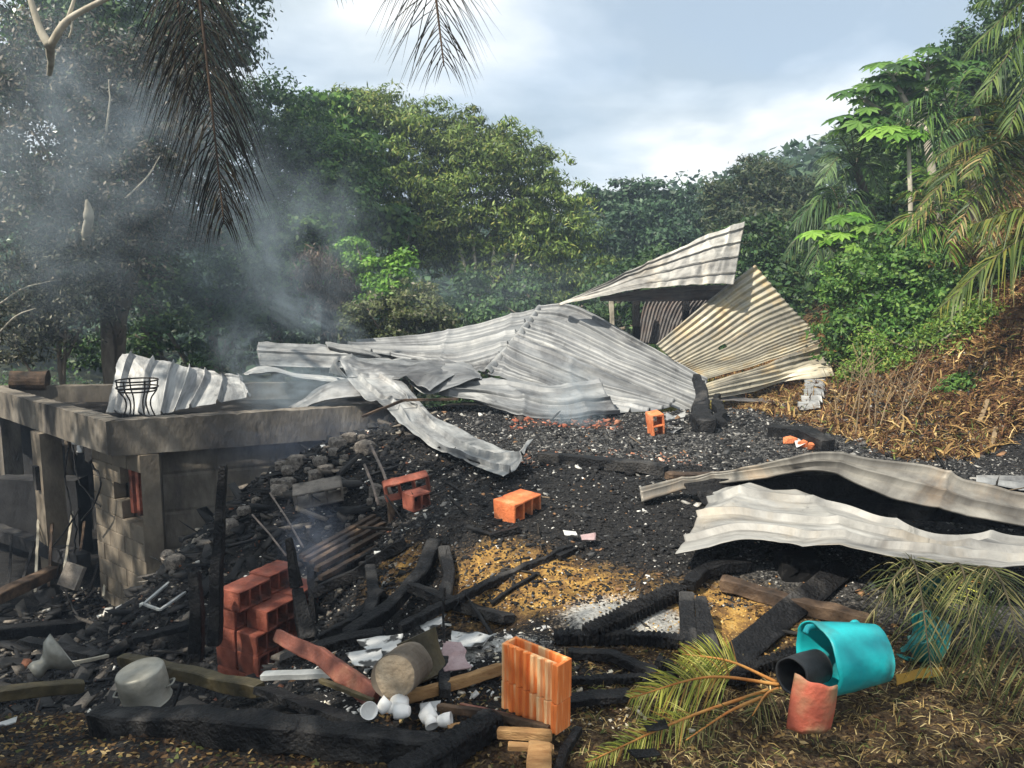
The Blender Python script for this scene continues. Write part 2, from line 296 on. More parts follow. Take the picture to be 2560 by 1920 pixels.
def G(px, py, dz=0.0):
    r = ray(px, py); t = np.concatenate([np.arange(1.5, 14, .02), np.arange(14, 120, .2)])
    P = EYE[None] + r[None] * t[:, None]; hh = hgt(P[:, 0], P[:, 1]); k = np.where(P[:, 2] <= hh)[0]
    i = k[0] if len(k) else len(t) - 1
    p = P[i].copy(); p[2] = hh[i] + dz; return p
def fit(px, py, Y, lift=.035):
    """the point seen at this place, brought nearer until it clears the ground"""
    p = at(px, py, Y); h = Hs(p[0], p[1]) + lift
    while p[2] < h and Y > 1.8: Y -= .05; p = at(px, py, Y); h = Hs(p[0], p[1]) + lift
    return p
def axis_(fine0, fine1, step, far, grow=1.12):
    a = list(np.arange(fine0, fine1, step)); s = step; x = a[-1]
    while x < far: s *= grow; x += s; a.append(x)
    s = step; x = a[0]; b = []
    while x > -far: s *= grow; x -= s; b.append(x)
    return np.array(b[::-1] + a)
gx = axis_(-6.5, 7.5, .05, 600); gy = axis_(1.6, 11, .05, 600)
X, Y = np.meshgrid(gx, gy); Z = hgt(X, Y)
nx, ny = len(gx), len(gy)
V = np.stack([X, Y, Z], -1).reshape(-1, 3)
ii = np.arange(nx * ny).reshape(ny, nx)
Fq = np.stack([ii[:-1, :-1], ii[:-1, 1:], ii[1:, 1:], ii[1:, :-1]], -1).reshape(-1, 4)
# what covers the soil: r = ochre clay, g = pale gravel/ash, b = leaf litter, alpha = dry grass
def blob(px, py, rx, ry):
    c = G(px, py); return np.exp(-(((V[:, 0] - c[0]) / rx) ** 2 + ((V[:, 1] - c[1]) / ry) ** 2) * 1.2)
_OB = [(1290, 1470, .36, .32), (1480, 1480, .3, .25), (1850, 1530, .42, .28), (1220, 1400, .24, .25), (1640, 1600, .4, .2), (2000, 1640, .5, .25)]
_OC = [(G(a, b), c, d) for a, b, c, d in _OB]
def on_ochre(x, y): return sum(np.exp(-(((x - c[0]) / rx) ** 2 + ((y - c[1]) / ry) ** 2) * 1.2) for c, rx, ry in _OC) > rng.uniform(.25, 1.0, len(x))
ochre = np.clip((1.0 * blob(1290, 1470, .36, .32) + .9 * blob(1480, 1480, .3, .25) + .95 * blob(1850, 1530, .42, .28) + .9 * blob(1220, 1400, .24, .25) + .7 * blob(1640, 1600, .4, .2) + .6 * blob(1000, 1420, .25, .3) + .5 * blob(2000, 1640, .5, .25)) * (1.05 + 1.1 * fbm(V * 4.2, 4, 12)), 0, 1)
white = np.clip(blob(1520, 1540, .25, .22) + .8 * blob(1650, 1560, .22, .15) + .9*blob(1200,1620,.35,.12), 0, 1)
gravel = np.clip(blob(1600, 1110, 1.6, .9) + blob(1980, 1130, 1.3, .7) + .6 * blob(1950, 1420, .6, .4)+.5*blob(2400,1500,.8,.6), 0, 1)
litter = np.clip((3.05 + .35 * np.sin(V[:, 0] * 1.3) + .25 * (V[:, 0] > 1) - V[:, 1]) * 2.2, 0, 1)
litter = np.maximum(litter, np.clip((V[:, 0] - 1.2) * 1.5, 0, 1) * np.clip((3.5 - V[:, 1]) * 2.5, 0, 1))
edge = 7.0 + fbm(V * 1.3, 3, 9) * .5
grass = np.clip((V[:, 0] - 3.0 - .25 * (9 - V[:, 1])) * 1.6 + fbm(V * 2, 2, 4) * .5, 0, 1) * np.clip((V[:, 1] - edge + .2) * 2.5, 0, 1)
far = np.clip((np.hypot(V[:, 0], V[:, 1]) - 13) / 3, 0, 1)
attrs = np.stack([ochre, gravel, litter, grass], -1)
def ground_mat():
    m, N, L, b = new_mat('burnt_ground')
    tc = N.new('ShaderNodeTexCoord'); a = N.new('ShaderNodeAttribute'); a.attribute_name = 'col'
    a2 = N.new('ShaderNodeAttribute'); a2.attribute_name = 'col2'
    sp = N.new('ShaderNodeSeparateColor'); L.new(a.outputs['Color'], sp.inputs[0]); sp2 = N.new('ShaderNodeSeparateColor'); L.new(a2.outputs['Color'], sp2.inputs[0])
    def nz(s, d=8, r=.65):
        n = N.new('ShaderNodeTexNoise'); n.inputs['Scale'].default_value = s; n.inputs['Detail'].default_value = d; n.inputs['Roughness'].default_value = r; L.new(tc.outputs['Object'], n.inputs['Vector']); return n.outputs['Fac']
    f1, f2, f3 = nz(14), nz(60, 5), nz(3.0)
    def mixm(c, mask, col, soft=.25, noise=f2):
        ad = N.new('ShaderNodeMath'); ad.operation = 'ADD'; L.new(mask, ad.inputs[0]); L.new(noise, ad.inputs[1])
        mr = N.new('ShaderNodeMapRange'); mr.inputs['From Min'].default_value = 1.0 - soft; mr.inputs['From Max'].default_value = 1.0 + soft; L.new(ad.outputs[0], mr.inputs['Value'])
        mx = N.new('ShaderNodeMixRGB'); L.new(mr.outputs[0], mx.inputs[0]); L.new(c, mx.inputs[1]); L.new(col, mx.inputs[2]); return mx.outputs[0]
    c = ramp(N, L, f2, [(.30, (.005, .005, .006)), (.55, (.018, .017, .017)), (.66, (.06, .056, .052)), (.80, (.26, .24, .21))])
    c = mixm(c, sp.outputs[0], ramp(N, L, f1, [(.25, (.06, .03, .012)), (.45, (.20, .11, .04)), (.60, (.48, .28, .075)), (.8, (.64, .47, .20))]), .34)
    c = mixm(c, sp.outputs[1], ramp(N, L, f2, [(.3, (.03, .03, .03)), (.5, (.07, .068, .065)), (.72, (.24, .235, .225))]))
    c = mixm(c, sp.outputs[2], ramp(N, L, f2, [(.28, (.018, .012, .008)), (.5, (.07, .045, .025)), (.64, (.16, .11, .055)), (.8, (.30, .22, .12))]))
    c = mixm(c, a.outputs['Alpha'], ramp(N, L, f1, [(.28, (.035, .016, .008)), (.5, (.13, .065, .028)), (.72, (.30, .19, .08))]))
    c = mixm(c, sp2.outputs[0], ramp(N, L, f2, [(.3, (.20, .19, .17)), (.6, (.60, .58, .54))]), .2)
    c = mixm(c, sp2.outputs[1], ramp(N, L, f1, [(.3, (.012, .016, .008)), (.7, (.04, .045, .02))]))
    L.new(c, b.inputs['Base Color']); b.inputs['Roughness'].default_value = .92; b.inputs['Specular IOR Level'].default_value = .25
    bp = N.new('ShaderNodeBump'); bp.inputs['Strength'].default_value = .9; bp.inputs['Distance'].default_value = .03; L.new(f2, bp.inputs['Height']); L.new(bp.outputs[0], b.inputs['Normal'])
    return m
ground = mesh('ground', V, Fq, ground_mat(), True, col=attrs, kind='structure')
a2 = ground.data.attributes.new('col2', 'FLOAT_COLOR', 'POINT')
c2 = np.zeros((len(V), 4), np.float32); c2[:, 0] = white; c2[:, 1] = far; a2.data.foreach_set('color', c2.ravel())
# ---------------- roofing sheets ----------------
def prof(kind, s, n):
    ph = (s * n) % 1.0
    if kind == 'corr': return np.sin(s * n * 2 * np.pi)
    if kind == 'rib': return np.clip((.055 - np.abs(ph - .5)) / .03, 0, 1) * 2.4 - .2
    return s * 0
def sheet_grid(rows, nu, nv, lift=.035):
    A = np.array([[fit(*p, lift) for p in r] for r in rows])
    B = np.array([catmull(r, nu) for r in A]); C = np.array([catmull(B[:, j], nv) for j in range(nu)])   # nu, nv, 3
    return C
def sheet_obj(name, rows, kind='rib', n=5, amp=.018, nu=90, nv=70, along='u', mat='zinc', rag=0.0, crumple=.02, seed=0, cs=2.2, th=.004, torn=None, lift=.035, **kw):
    """rows of (px,py,Y); u runs along each row, v from row to row; ribs run along u (profile across v) or the other way"""
    C = sheet_grid(rows, nu, nv, lift)
    lu = np.linalg.norm(np.diff(C[:, nv // 2], axis=0), axis=1).sum(); lv = np.linalg.norm(np.diff(C[nu // 2], axis=0), axis=1).sum()
    u = np.linspace(0, 1, nu)[:, None] + np.zeros((1, nv)); v = np.linspace(0, 1, nv)[None] + np.zeros((nu, 1))
    du = np.gradient(C, axis=0); dv = np.gradient(C, axis=1); nrm = np.cross(du, dv); nrm /= np.linalg.norm(nrm, axis=2)[..., None] + 1e-9
    # smooth the normals a little
    for _ in range(3):
        nrm[1:-1] = (nrm[:-2] + nrm[1:-1] * 2 + nrm[2:]) / 4; nrm[:, 1:-1] = (nrm[:, :-2] + nrm[:, 1:-1] * 2 + nrm[:, 2:]) / 4
    nrm /= np.linalg.norm(nrm, axis=2)[..., None] + 1e-9
    if nrm[..., 2].mean() < 0: nrm = -nrm
    s = v if along == 'u' else u
    uvc = np.stack([u * lu, v * lv, u * 0 + seed * 3.7], -1)
    if rag:
        e = fbm(np.stack([u * lu * 6, v * lv * 6, u * 0 + seed], -1), 3, seed)
        wv = np.clip((.08 - np.minimum(v, 1 - v)) / .08, 0, 1); wu = np.clip((.06 - np.minimum(u, 1 - u)) / .06, 0, 1)
        C = C + dv / (np.linalg.norm(dv, axis=2)[..., None] + 1e-9) * (e * wv * rag)[..., None] + du / (np.linalg.norm(du, axis=2)[..., None] + 1e-9) * (e * wu * rag)[..., None]
    d = prof(kind, s, n) * amp * (.7 if kind == 'rib' else 1)
    d = d + fbm(uvc * cs, 3, seed) * crumple + (np.abs(fbm(uvc * cs * 2.1 + 5, 2, seed + 4)) - .2) * crumple * .7
    rid = 1 - np.abs(fbm(uvc * np.array([1.1, .7, 1]) + 11.3, 2, seed + 9)) * 2.4; d = d + np.clip(rid, 0, 1) ** 5 * crumple * 1.1
    C = C + nrm * d[..., None]
    top = C.reshape(-1, 3); bot = (C - nrm * th).reshape(-1, 3); ii = np.arange(nu * nv).reshape(nu, nv); k = nu * nv
    mask = np.ones((nu - 1, nv - 1), bool)
    if torn is not None:
        uc = (u[:-1, :-1] + u[1:, 1:]) / 2; vc = (v[:-1, :-1] + v[1:, 1:]) / 2
        for (cu, cv, ru, rv) in torn: mask &= ((uc - cu) / ru) ** 2 + ((vc - cv) / rv) ** 2 + fbm(np.stack([uc * 20, vc * 20, uc * 0], -1), 2, seed) * .6 > 1
    q = np.stack([ii[:-1, :-1], ii[1:, :-1], ii[1:, 1:], ii[:-1, 1:]], -1)[mask]
    b = q[:, ::-1] + k
    bd = []
    for E in (ii[:, 0], ii[:, -1][::-1], ii[0][::-1], ii[-1]):
        bd.append(np.stack([E[:-1], E[:-1] + k, E[1:] + k, E[1:]], -1))
    Fq = np.concatenate([q, b] + bd)
    su, sv = (u * lu, v * lv) if along == 'u' else (v * lv, u * lu)
    uv = np.stack([su.ravel() + seed * 1.7, sv.ravel() + seed * 2.3], -1); uv = np.concatenate([uv, uv])
    return mesh(name, np.concatenate([top, bot]), Fq, M[mat], True, uv=uv, **kw)
def zp(px, py, z): r = ray(px, py); return (px, py, (z - 1.6) / r[2] * r[1])
def sheet(label, rows, cat='roof sheet', group='fallen roofing sheets', **k):
    return sheet_obj('roof_sheet', rows, label=label, cat=cat, group=group, **k)

sheet('ashy white ribbed sheet standing propped behind the wire plant stand on the concrete slab',
      [[(303,880,9.75),(420,905,9.75),(510,925,9.8),(603,938,9.8)],[(288,925,9.6),(408,935,9.55),(505,952,9.7),(612,962,9.75)],[(262,1030,9.25),(392,1038,9.1),(470,1020,9.3),(628,992,9.6)]],
      kind='rib', n=6.6, amp=.045, along='v', nu=170, nv=60, mat='zinc_bright', rag=.035, crumple=.018, seed=1, cs=2.0)
sheet('long pale sheet folded along its top edge, farthest left of the fallen roof',
      [[(648,856,11.6),(800,862,11.6),(960,872,11.6),(1100,890,11.4)],[(643,872,11.2),(800,878,11.2),(960,888,11.2),(1080,900,11.1)],[(650,915,11.1),(790,920,11.1),(950,925,11.0),(1060,930,11.0)]],
      kind='rib', n=2.5, amp=.02, mat='zinc_bright', seed=2, nv=50, crumple=.02)
sheet('thin twisted strip of sheet lying between the propped sheet and the folded one',
      [[(603,934,10.4),(655,916,10.6),(740,934,10.6),(862,946,10.3)],[(625,940,10.2),(690,938,10.3),(760,950,10.3),(862,958,10.1)]],
      kind='rib', n=1.5, amp=.012, mat='zinc_bright', seed=3, nv=24, rag=.03)
sheet('narrow sheet with a bright raised edge lying left of the ridge over the main roof',
      [[(812,858,11.5),(900,866,11.4),(1010,888,11.2),(1120,915,10.9)],[(820,872,11.2),(930,895,11.0),(1020,915,10.8),(1130,930,10.7)]],
      kind='rib', n=2.5, amp=.02, mat='zinc', seed=4, nv=36)
sheet('large grey roof panel tapering away left of the ridge cap',
      [[(900,853,12.2),(1060,838,12.2),(1200,808,12.3),(1350,768,12.2)],[(870,868,11.6),(1040,865,11.5),(1170,850,11.4),(1300,818,11.3)],[(960,885,11.0),(1070,900,10.8),(1150,905,10.6),(1258,878,10.5)],[(1040,905,10.7),(1110,920,10.3),(1170,926,10.1),(1215,930,9.9)]],
      kind='rib', n=6.2, amp=.035, mat='zinc', seed=5, nu=140, nv=210, crumple=.022)
sheet('broad grey roof panel with long ribs sloping down right of the ridge cap',
      [[(1352,768,12.2),(1440,764,12.0),(1600,850,11.3),(1770,952,10.4)],[(1318,805,11.6),(1400,830,11.4),(1560,905,10.8),(1755,985,10.1)],[(1280,850,10.9),(1370,885,10.6),(1530,950,10.2),(1722,1036,9.7)]],
      kind='rib', n=6.2, amp=.04, mat='zinc', seed=6, nu=140, nv=210, crumple=.011)
sheet('lower grey roof panel under the broad ribbed one, its right end reaching the upright block',
      [[(1290,838,10.8),(1385,872,10.5),(1515,930,10.15),(1690,1002,9.75)],[(1250,890,10.3),(1340,930,10.0),(1480,985,9.8),(1655,1022,9.4)],[(1218,932,9.8),(1330,965,9.6),(1450,1010,9.4),(1540,1032,9.2)]],
      kind='rib', n=5.2, amp=.03, mat='zinc', seed=7, nu=110, nv=160, crumple=.015, rag=.02)
sheet_obj('ridge_cap', [[(1340,770,12.15),(1278,850,10.95),(1205,928,9.85)],[(1356,772,12.15),(1296,852,10.9),(1228,934,9.8)]], kind='corr', n=.5, amp=.05, nu=50, nv=12, mat='zinc_bright', seed=8,
      label='narrow pale ridge cap running down between the two main grey roof panels', cat='ridge cap')
sheet('crumpled grey sheet folded like a hood in front of the fallen roof',
      [[(838,900,9.9),(930,897,9.9),(1040,903,9.9),(1125,905,9.9)],[(850,915,9.55),(935,918,9.55),(1045,925,9.5),(1160,925,9.7)],[(872,946,9.4),(935,950,9.4),(1010,955,9.2),(1075,984,9.0)]],
      kind='', amp=0, mat='zinc', seed=9, crumple=.06, cs=2.6, rag=.02)
sheet('grey sheet bent into a trough right of the hooded one',
      [[(1120,905,9.9),(1165,908,9.9),(1190,930,9.7)],[(1100,925,9.6),(1150,935,9.5),(1205,948,9.5)],[(1020,955,9.3),(1075,985,9.1),(1190,948,9.3)]],
      kind='rib', n=2, amp=.012, nu=60, nv=40, mat='zinc', seed=10, crumple=.03)
sheet('grey end flap hanging below the hooded sheet like an open gable',
      [[(838,900,9.9),(842,914,9.7),(868,945,9.4)],[(838,900,9.95),(826,922,10.2),(820,932,10.4)]], kind='', amp=0, nu=20, nv=20, mat='zinc', seed=11)
sheet('sheet curving down left onto the concrete beam from the hooded sheet',
      [[(870,948,9.4),(800,966,9.3),(755,998,9.25),(720,1020,9.2)],[(895,962,9.1),(830,972,9.1),(780,1000,9.1),(735,1022,9.1)],[(905,992,8.9),(840,998,9.0),(790,1010,9.0),(760,1022,9.05)]],
      kind='rib', n=1.5, amp=.012, mat='zinc', seed=12, nu=50, nv=30)
sheet('long pale sheet bent like a chute down to the ashes, its far end curled up',
      [[(868,945,9.2),(905,992,8.75),(962,1017,8.6),(1005,1065,8.2),(1085,1118,7.6),(1180,1160,7.15),zp(1258,1190,.15)],
       [(930,945,9.3),(985,985,8.9),(1025,1015,8.75),(1060,1068,8.3),(1120,1112,7.75),(1205,1150,7.25),zp(1295,1166,.17)],
       [(985,938,9.4),(1035,985,9.0),(1078,1035,8.7),(1130,1060,8.3),(1200,1095,7.8),(1285,1128,7.35),zp(1336,1100,.36)]],
      kind='rib', n=2.2, amp=.03, mat='zinc_bright', seed=13, nu=150, nv=60, crumple=.028, rag=.012, cs=1.3, lift=.10)
sheet('long grey sheet standing on edge along the front of the fallen roof',
      [[(1050,962,9.5),(1180,950,9.5),(1300,955,9.4),(1395,966,9.2),(1500,946,9.1)],[(1090,972,9.3),(1200,975,9.2),(1300,990,9.0),(1405,1005,8.9),(1520,990,8.85)],[(1100,985,9.3),(1200,1008,9.1),(1290,1036,8.9),(1400,1046,8.7),(1548,1034,8.7)]],
      kind='rib', n=2.6, amp=.03, mat='zinc', seed=14, nu=110, nv=90, crumple=.03, rag=.02)
sheet('pale triangular sheet rearing highest above the wreck, pointing left',
      [[(1396,762,11.6),(1600,666,11.3),(1740,604,11.2),(1862,552,11.1)],[(1398,762,11.55),(1600,690,11.2),(1735,650,11.05),(1850,625,10.95)],[(1400,763,11.5),(1590,724,11.05),(1730,712,10.9),(1832,710,10.8)]],
      kind='rib', n=4.2, amp=.02, mat='zinc_white', seed=15, nu=120, nv=80, crumple=.035, rag=.02)
sheet('sheet hanging under the pale triangular one, coloured dark as its shade',
      [[(1500,742,11.5),(1600,726,11.45),(1730,714,11.4),(1836,712,11.3)],[(1500,752,11.5),(1600,754,11.45),(1730,752,11.4),(1828,746,11.3)]], kind='rib', n=1.5, amp=.01, nv=20, mat='zinc_dark', seed=16)  # dark colour paints the shade on the underside of the triangular sheet
sheet('large scorched corrugated sheet fanned out upright, yellowed by the fire',
      [[(1640,862,10.9),(1730,785,11.0),(1810,720,11.1),(1887,662,11.2)],[(1690,905,10.7),(1790,850,10.9),(1880,790,11.0),(1962,750,11.1)],[(1720,930,10.6),(1840,890,10.7),(1950,840,10.8),(2022,815,10.9)],[(1760,948,10.4),(1860,922,10.5),(1960,890,10.6),(2052,856,10.7)]],
      kind='corr', n=19, amp=.013, mat='zinc_yellow', seed=17, nu=80, nv=230, crumple=.014, torn=[(.33,.45,.035,.03)])
sheet('creamy scorched sheet lapped under the fanned corrugated one, ending in a notch',
      [[(1755,962,10.3),(1860,928,10.4),(1960,893,10.5),(2053,858,10.6)],[(1755,978,10.2),(1860,950,10.3),(1965,925,10.4),(2072,900,10.5)],[(1755,1000,10.1),(1860,985,10.2),(1975,952,10.3),(2090,942,10.4)]],
      kind='rib', n=5.2, amp=.022, mat='zinc_yellow', seed=18, nu=70, nv=80, crumple=.02, rag=.02)
sheet('small ribbed offcut hanging below the right end of the scorched sheets',
      [[(2012,950,10.35),(2066,950,10.3)],[(2010,985,10.3),(2060,985,10.25)],[(1990,1024,10.25),(2050,1024,10.2)]], kind='corr', n=5, amp=.03, nu=16, nv=90, mat='zinc_bright', seed=19)
sheet('black buckled sheet edge under the scorched sheets',
      [[(1755,985,10.3),(1850,992,10.3),(1930,1000,10.3),(1995,1026,10.2)],[(1760,1000,10.1),(1850,1002,10.1),(1930,1008,10.1),(1992,1030,10.1)]], kind='', amp=0, nv=16, mat='zinc_dark', seed=20)
sheet('rust brown corrugated sheet standing in shade behind the broad ribbed panel',
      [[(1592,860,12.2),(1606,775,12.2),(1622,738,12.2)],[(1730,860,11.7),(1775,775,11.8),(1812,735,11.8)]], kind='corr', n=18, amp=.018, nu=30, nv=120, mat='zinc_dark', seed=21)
sheet('long bent sheet arching low over the ashes at the right, dark edged',
      [[zp(1600,1232,.16),zp(1740,1202,.26),zp(1880,1178,.38),zp(2040,1148,.52),zp(2290,1166,.46),zp(2420,1200,.38),zp(2600,1240,.30)],
       [zp(1602,1240,.15),zp(1742,1209,.25),zp(1882,1186,.37),zp(2042,1162,.50),zp(2280,1196,.42),zp(2410,1238,.33),zp(2600,1280,.24)],
       [zp(1604,1250,.14),zp(1745,1218,.24),zp(1885,1196,.36),zp(2045,1178,.47),zp(2240,1246,.34),zp(2400,1284,.26),zp(2600,1318,.2)]],
      kind='rib', n=2.1, amp=.03, mat='zinc_brown', seed=22, nu=140, nv=60, crumple=.02, th=.014)
sheet('black sheet added behind the arched sheet, coloured as the shade in the opening under it',
      [[zp(1700,1212,.23),zp(1880,1180,.36),zp(2040,1150,.505),zp(2290,1168,.45),zp(2420,1204,.36),zp(2600,1246,.28)],
       [zp(1760,1262,.13),zp(1880,1276,.14),zp(2050,1282,.14),zp(2290,1300,.13),zp(2420,1310,.12),zp(2600,1330,.12)]],
      kind='rib', n=2.1, amp=.02, mat='char', seed=26, nu=100, nv=40, crumple=.02)  # added sheet, its black colour stands in for the shade under the arch
sheet('big cream white sheet lying nearest at the right, its left end splayed upward',
      [[zp(1785,1238,.22),zp(1862,1222,.30),zp(2000,1242,.29),zp(2130,1270,.27),zp(2280,1330,.22),zp(2420,1345,.20),zp(2600,1352,.2)],
       [zp(1742,1312,.20),zp(1850,1290,.30),zp(1990,1305,.30),zp(2130,1330,.28),zp(2280,1368,.25),zp(2420,1380,.24),zp(2600,1385,.24)],
       [zp(1690,1388,.16),zp(1850,1350,.26),zp(1960,1356,.28),zp(2060,1370,.28),zp(2250,1404,.27),zp(2420,1414,.26),zp(2600,1416,.26)]],
      kind='rib', n=3.3, amp=.022, mat='zinc_white', seed=23, nu=170, nv=90, crumple=.032, rag=.02, cs=1.6)
sheet('end of a pale sheet lying beyond the arched one at the right edge',
      [[(2440,1195,7.0),(2600,1188,7.0)],[(2440,1212,6.6),(2600,1225,6.6)]], kind='rib', n=2, amp=.02, nu=40, nv=30, mat='zinc_bright', seed=24)
# ---------------- burnt concrete annex at the left ----------------
def poly_prism(pts, z0, z1):
    n = len(pts); v = [(x, y, z0) for x, y in pts] + [(x, y, z1) for x, y in pts]
    f = [tuple(range(n - 1, -1, -1)), tuple(range(n, 2 * n))] + [(i, (i + 1) % n, n + (i + 1) % n, n + i) for i in range(n)]
    return np.array(v, float), f
def rough_bar(p0, p1, w, z0, z1, seg=40, amp=.012, seed=0, chip=.03):
    """horizontal bar between two plan points, roughened, top edge chipped"""
    p0 = np.array(p0, float); p1 = np.array(p1, float); d = p1 - p0; L = np.linalg.norm(d); d /= L; s = np.array([-d[1], d[0]])
    ring = [(-.5, 0), (-.5, .25), (-.5, .5), (-.5, .75), (-.5, 1), (-.17, 1), (.17, 1), (.5, 1), (.5, .5), (.5, 0), (0, 0)]
    V = []
    for i in range(seg + 1):
        c = p0 + d * L * i / seg
        for a, b in ring: V.append([*(c + s * w * a), z0 + (z1 - z0) * b])
    V = np.array(V); nz = fbm(V * 5, 4, seed); top = V[:, 2] > z1 - .01
    V[:, 0] += nz * amp; V[:, 1] += fbm(V * 5 + 9, 4, seed) * amp; V[:, 2] += np.where(top, -np.abs(fbm(V * 7, 3, seed + 2)) * chip, nz * amp * .5)
    k = len(ring); f = [(i * k + j, i * k + (j + 1) % k, (i + 1) * k + (j + 1) % k, (i + 1) * k + j) for i in range(seg) for j in range(k)]
    f += [tuple(range(k))[::-1], tuple(range(seg * k, seg * k + k))]
    return V, f
annex = thing('concrete_annex', 'burnt concrete annex with flat roof, open front pillars and block pier at the left', 'building', (-4.3, 8.2, -1.95))
def apart(name, vf, mat, smooth=False, label=None): return keep(mesh(name, vf[0], vf[1], M[mat], smooth, label=label), annex)
Cn, Rn, Ln = (-4.27, 8.0), (-1.35, 9.32), (-9.6, 12.7)
apart('roof_beam', rough_bar((-4.25, 8.03), Ln, .2, -.17, .2, 90, .012, 1), 'concrete', label='grey roof beam running back to the left')
apart('roof_beam', rough_bar((-4.33, 8.06), Rn, .18, -.19, .197, 60, .014, 2), 'concrete', label='scorched brown roof beam above the wall')
apart('roof_beam', rough_bar((-7.6, 10.95), (-1.6, 11.6), .15, -.15, .19, 50, .012, 3), 'concrete')
apart('roof_slab', poly_prism([(-4.2, 8.3), (-1.6, 9.4), (-1.6, 11.5), (-7.4, 10.9)], -.16, -.06), 'char')  # slab coloured black to stand in for the shadow inside the roof beams
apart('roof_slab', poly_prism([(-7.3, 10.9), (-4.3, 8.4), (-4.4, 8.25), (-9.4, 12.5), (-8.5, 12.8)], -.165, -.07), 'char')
# back wall below the right beam, and dark rear wall
def wall_vf(p0, p1, th, z0, z1, nx_=40, nz_=16, amp=.008, seed=0, grooves=()):
    p0 = np.array(p0, float); p1 = np.array(p1, float); d = (p1 - p0); L = np.linalg.norm(d); d /= L; s = np.array([d[1], -d[0]])
    V = []
    for side in (0, 1):
        for i in range(nx_ + 1):
            for j in range(nz_ + 1):
                x = L * i / nx_; z = z0 + (z1 - z0) * j / nz_; o = s * (-th if side else 0)
                V.append([*(p0 + d * x + o), z])
    V = np.array(V); n1 = fbm(V * 3, 4, seed) * amp
    for g, wd, dp in grooves:
        if g[0] == 'x': dist = np.abs((V[:, :2] - p0) @ d - g[1])
        else: dist = np.abs(V[:, 2] - g[1])
        n1 -= np.where(dist < wd, dp, 0)
    V[:, 0] += n1 * s[0]; V[:, 1] += n1 * s[1]
    k = (nx_ + 1) * (nz_ + 1); idx = np.arange(2 * k).reshape(2, nx_ + 1, nz_ + 1); f = []
    for i in range(nx_):
        for j in range(nz_):
            f.append((idx[0, i, j], idx[0, i + 1, j], idx[0, i + 1, j + 1], idx[0, i, j + 1])); f.append((idx[1, i, j], idx[1, i, j + 1], idx[1, i + 1, j + 1], idx[1, i + 1, j]))
    for i in range(nx_):
        f.append((idx[0, i, nz_], idx[0, i + 1, nz_], idx[1, i + 1, nz_], idx[1, i, nz_])); f.append((idx[0, i + 1, 0], idx[0, i, 0], idx[1, i, 0], idx[1, i + 1, 0]))
    for j in range(nz_):
        f.append((idx[0, 0, j], idx[0, 0, j + 1], idx[1, 0, j + 1], idx[1, 0, j])); f.append((idx[0, nx_, j + 1], idx[0, nx_, j], idx[1, nx_, j], idx[1, nx_, j + 1]))
    return V, [tuple(int(q) for q in t) for t in f]
apart('wall', wall_vf((-4.02, 8.42), (-1.3, 9.60), .15, -2.4, -.195, 110, 70, .012, 5, [(('z', -.52), .02, .012), (('z', -.95), .015, .01), (('z', -1.4), .015, .01), (('x', .62), .02, .012), (('x', 1.3), .02, .01), (('x', 2.0), .02, .01)]), 'concrete', label='sooty plastered wall under the roof beam')
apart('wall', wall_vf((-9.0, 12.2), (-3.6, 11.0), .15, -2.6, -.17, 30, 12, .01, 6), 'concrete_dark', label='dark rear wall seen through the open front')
def blockwork(p0, p1, th, z0, courses, hgt_, lens, mat, seed, skip=None, parent=annex):
    """separate wall blocks between two plan points"""
    r = random.Random(seed); p0 = np.array(p0, float); d = np.array(p1, float) - p0; L = np.linalg.norm(d); d /= L; s = np.array([-d[1], d[0]])
    ang = math.atan2(d[1], d[0])
    for c in range(courses):
        x = -(.5 * lens if c % 2 else 0)
        while x < L - .02:
            a, b = max(x, 0), min(x + lens, L); x += lens
            if b - a < .04: continue
            z = z0 + c * hgt_
            if skip and skip((a + b) / 2, z + hgt_ / 2): continue
            v, f = box_vf((0, 0, 0), (b - a - .007, th, hgt_ - .007)); bm = bmesh.new(); vs = [bm.verts.new(q) for q in v]
            for q in f: bm.faces.new([vs[i] for i in q])
            bmesh.ops.bevel(bm, geom=list(bm.edges), offset=.004, segments=1, affect='EDGES')
            me = bpy.data.meshes.new('block'); bm.to_mesh(me); bm.free(); me.materials.append(M[mat])
            o = bpy.data.objects.new('block', me); COL.objects.link(o)
            cc = p0 + d * (a + b) / 2 + s * (th / 2 + r.uniform(-.006, .006)); o.rotation_euler = (0, 0, ang + r.uniform(-.004, .004)); o.location = (cc[0], cc[1], z + hgt_ / 2)
            keep(o, parent)
# pier: front face runs back to the left; window opening near its top
pn, pl = np.array((-4.03, 8.05)), np.array((-4.98, 8.82))
blockwork(pl, pn, .14, -2.2, 10, .2, .36, 'concrete_pale', 3, skip=lambda a, z: a > .55 and -1.0 < z < -.35)
apart('pier_core', wall_vf(pl + np.array((.13, .17)), pn + np.array((.0, .16)), .05, -2.2, -.18, 8, 10, .004, 8), 'concrete')
apart('pillar', join([poly_prism([tuple(pn + np.array((.005, .0))), tuple(pn + np.array((.17, .09))), tuple(pn + np.array((.10, .30))), tuple(pn + np.array((-.02, .17)))], -2.2, -.2)]), 'concrete_pale', label='pillar at the open corner of the annex')
for k in range(3):
    q = pl + (pn - pl) * (.62 + .13 * k)
    apart('vent_block', (lambda v: (rot(v[0], 0, 0, math.atan2(*(pn - pl)[::-1])) + np.array([q[0] + .1, q[1] + .07, -.66]), v[1]))(box_vf((0, 0, 0), (.07, .07, .55))), 'clay', label='burnt red clay vent block in the pier opening')
def pillar(p, d, w, z0, z1, mat='concrete_pale'):
    d = np.array(d, float); d /= np.linalg.norm(d); s = np.array([-d[1], d[0]]); p = np.array(p, float)
    return poly_prism([tuple(p), tuple(p + d * w), tuple(p + d * w + s * w), tuple(p + s * w)], z0, z1)
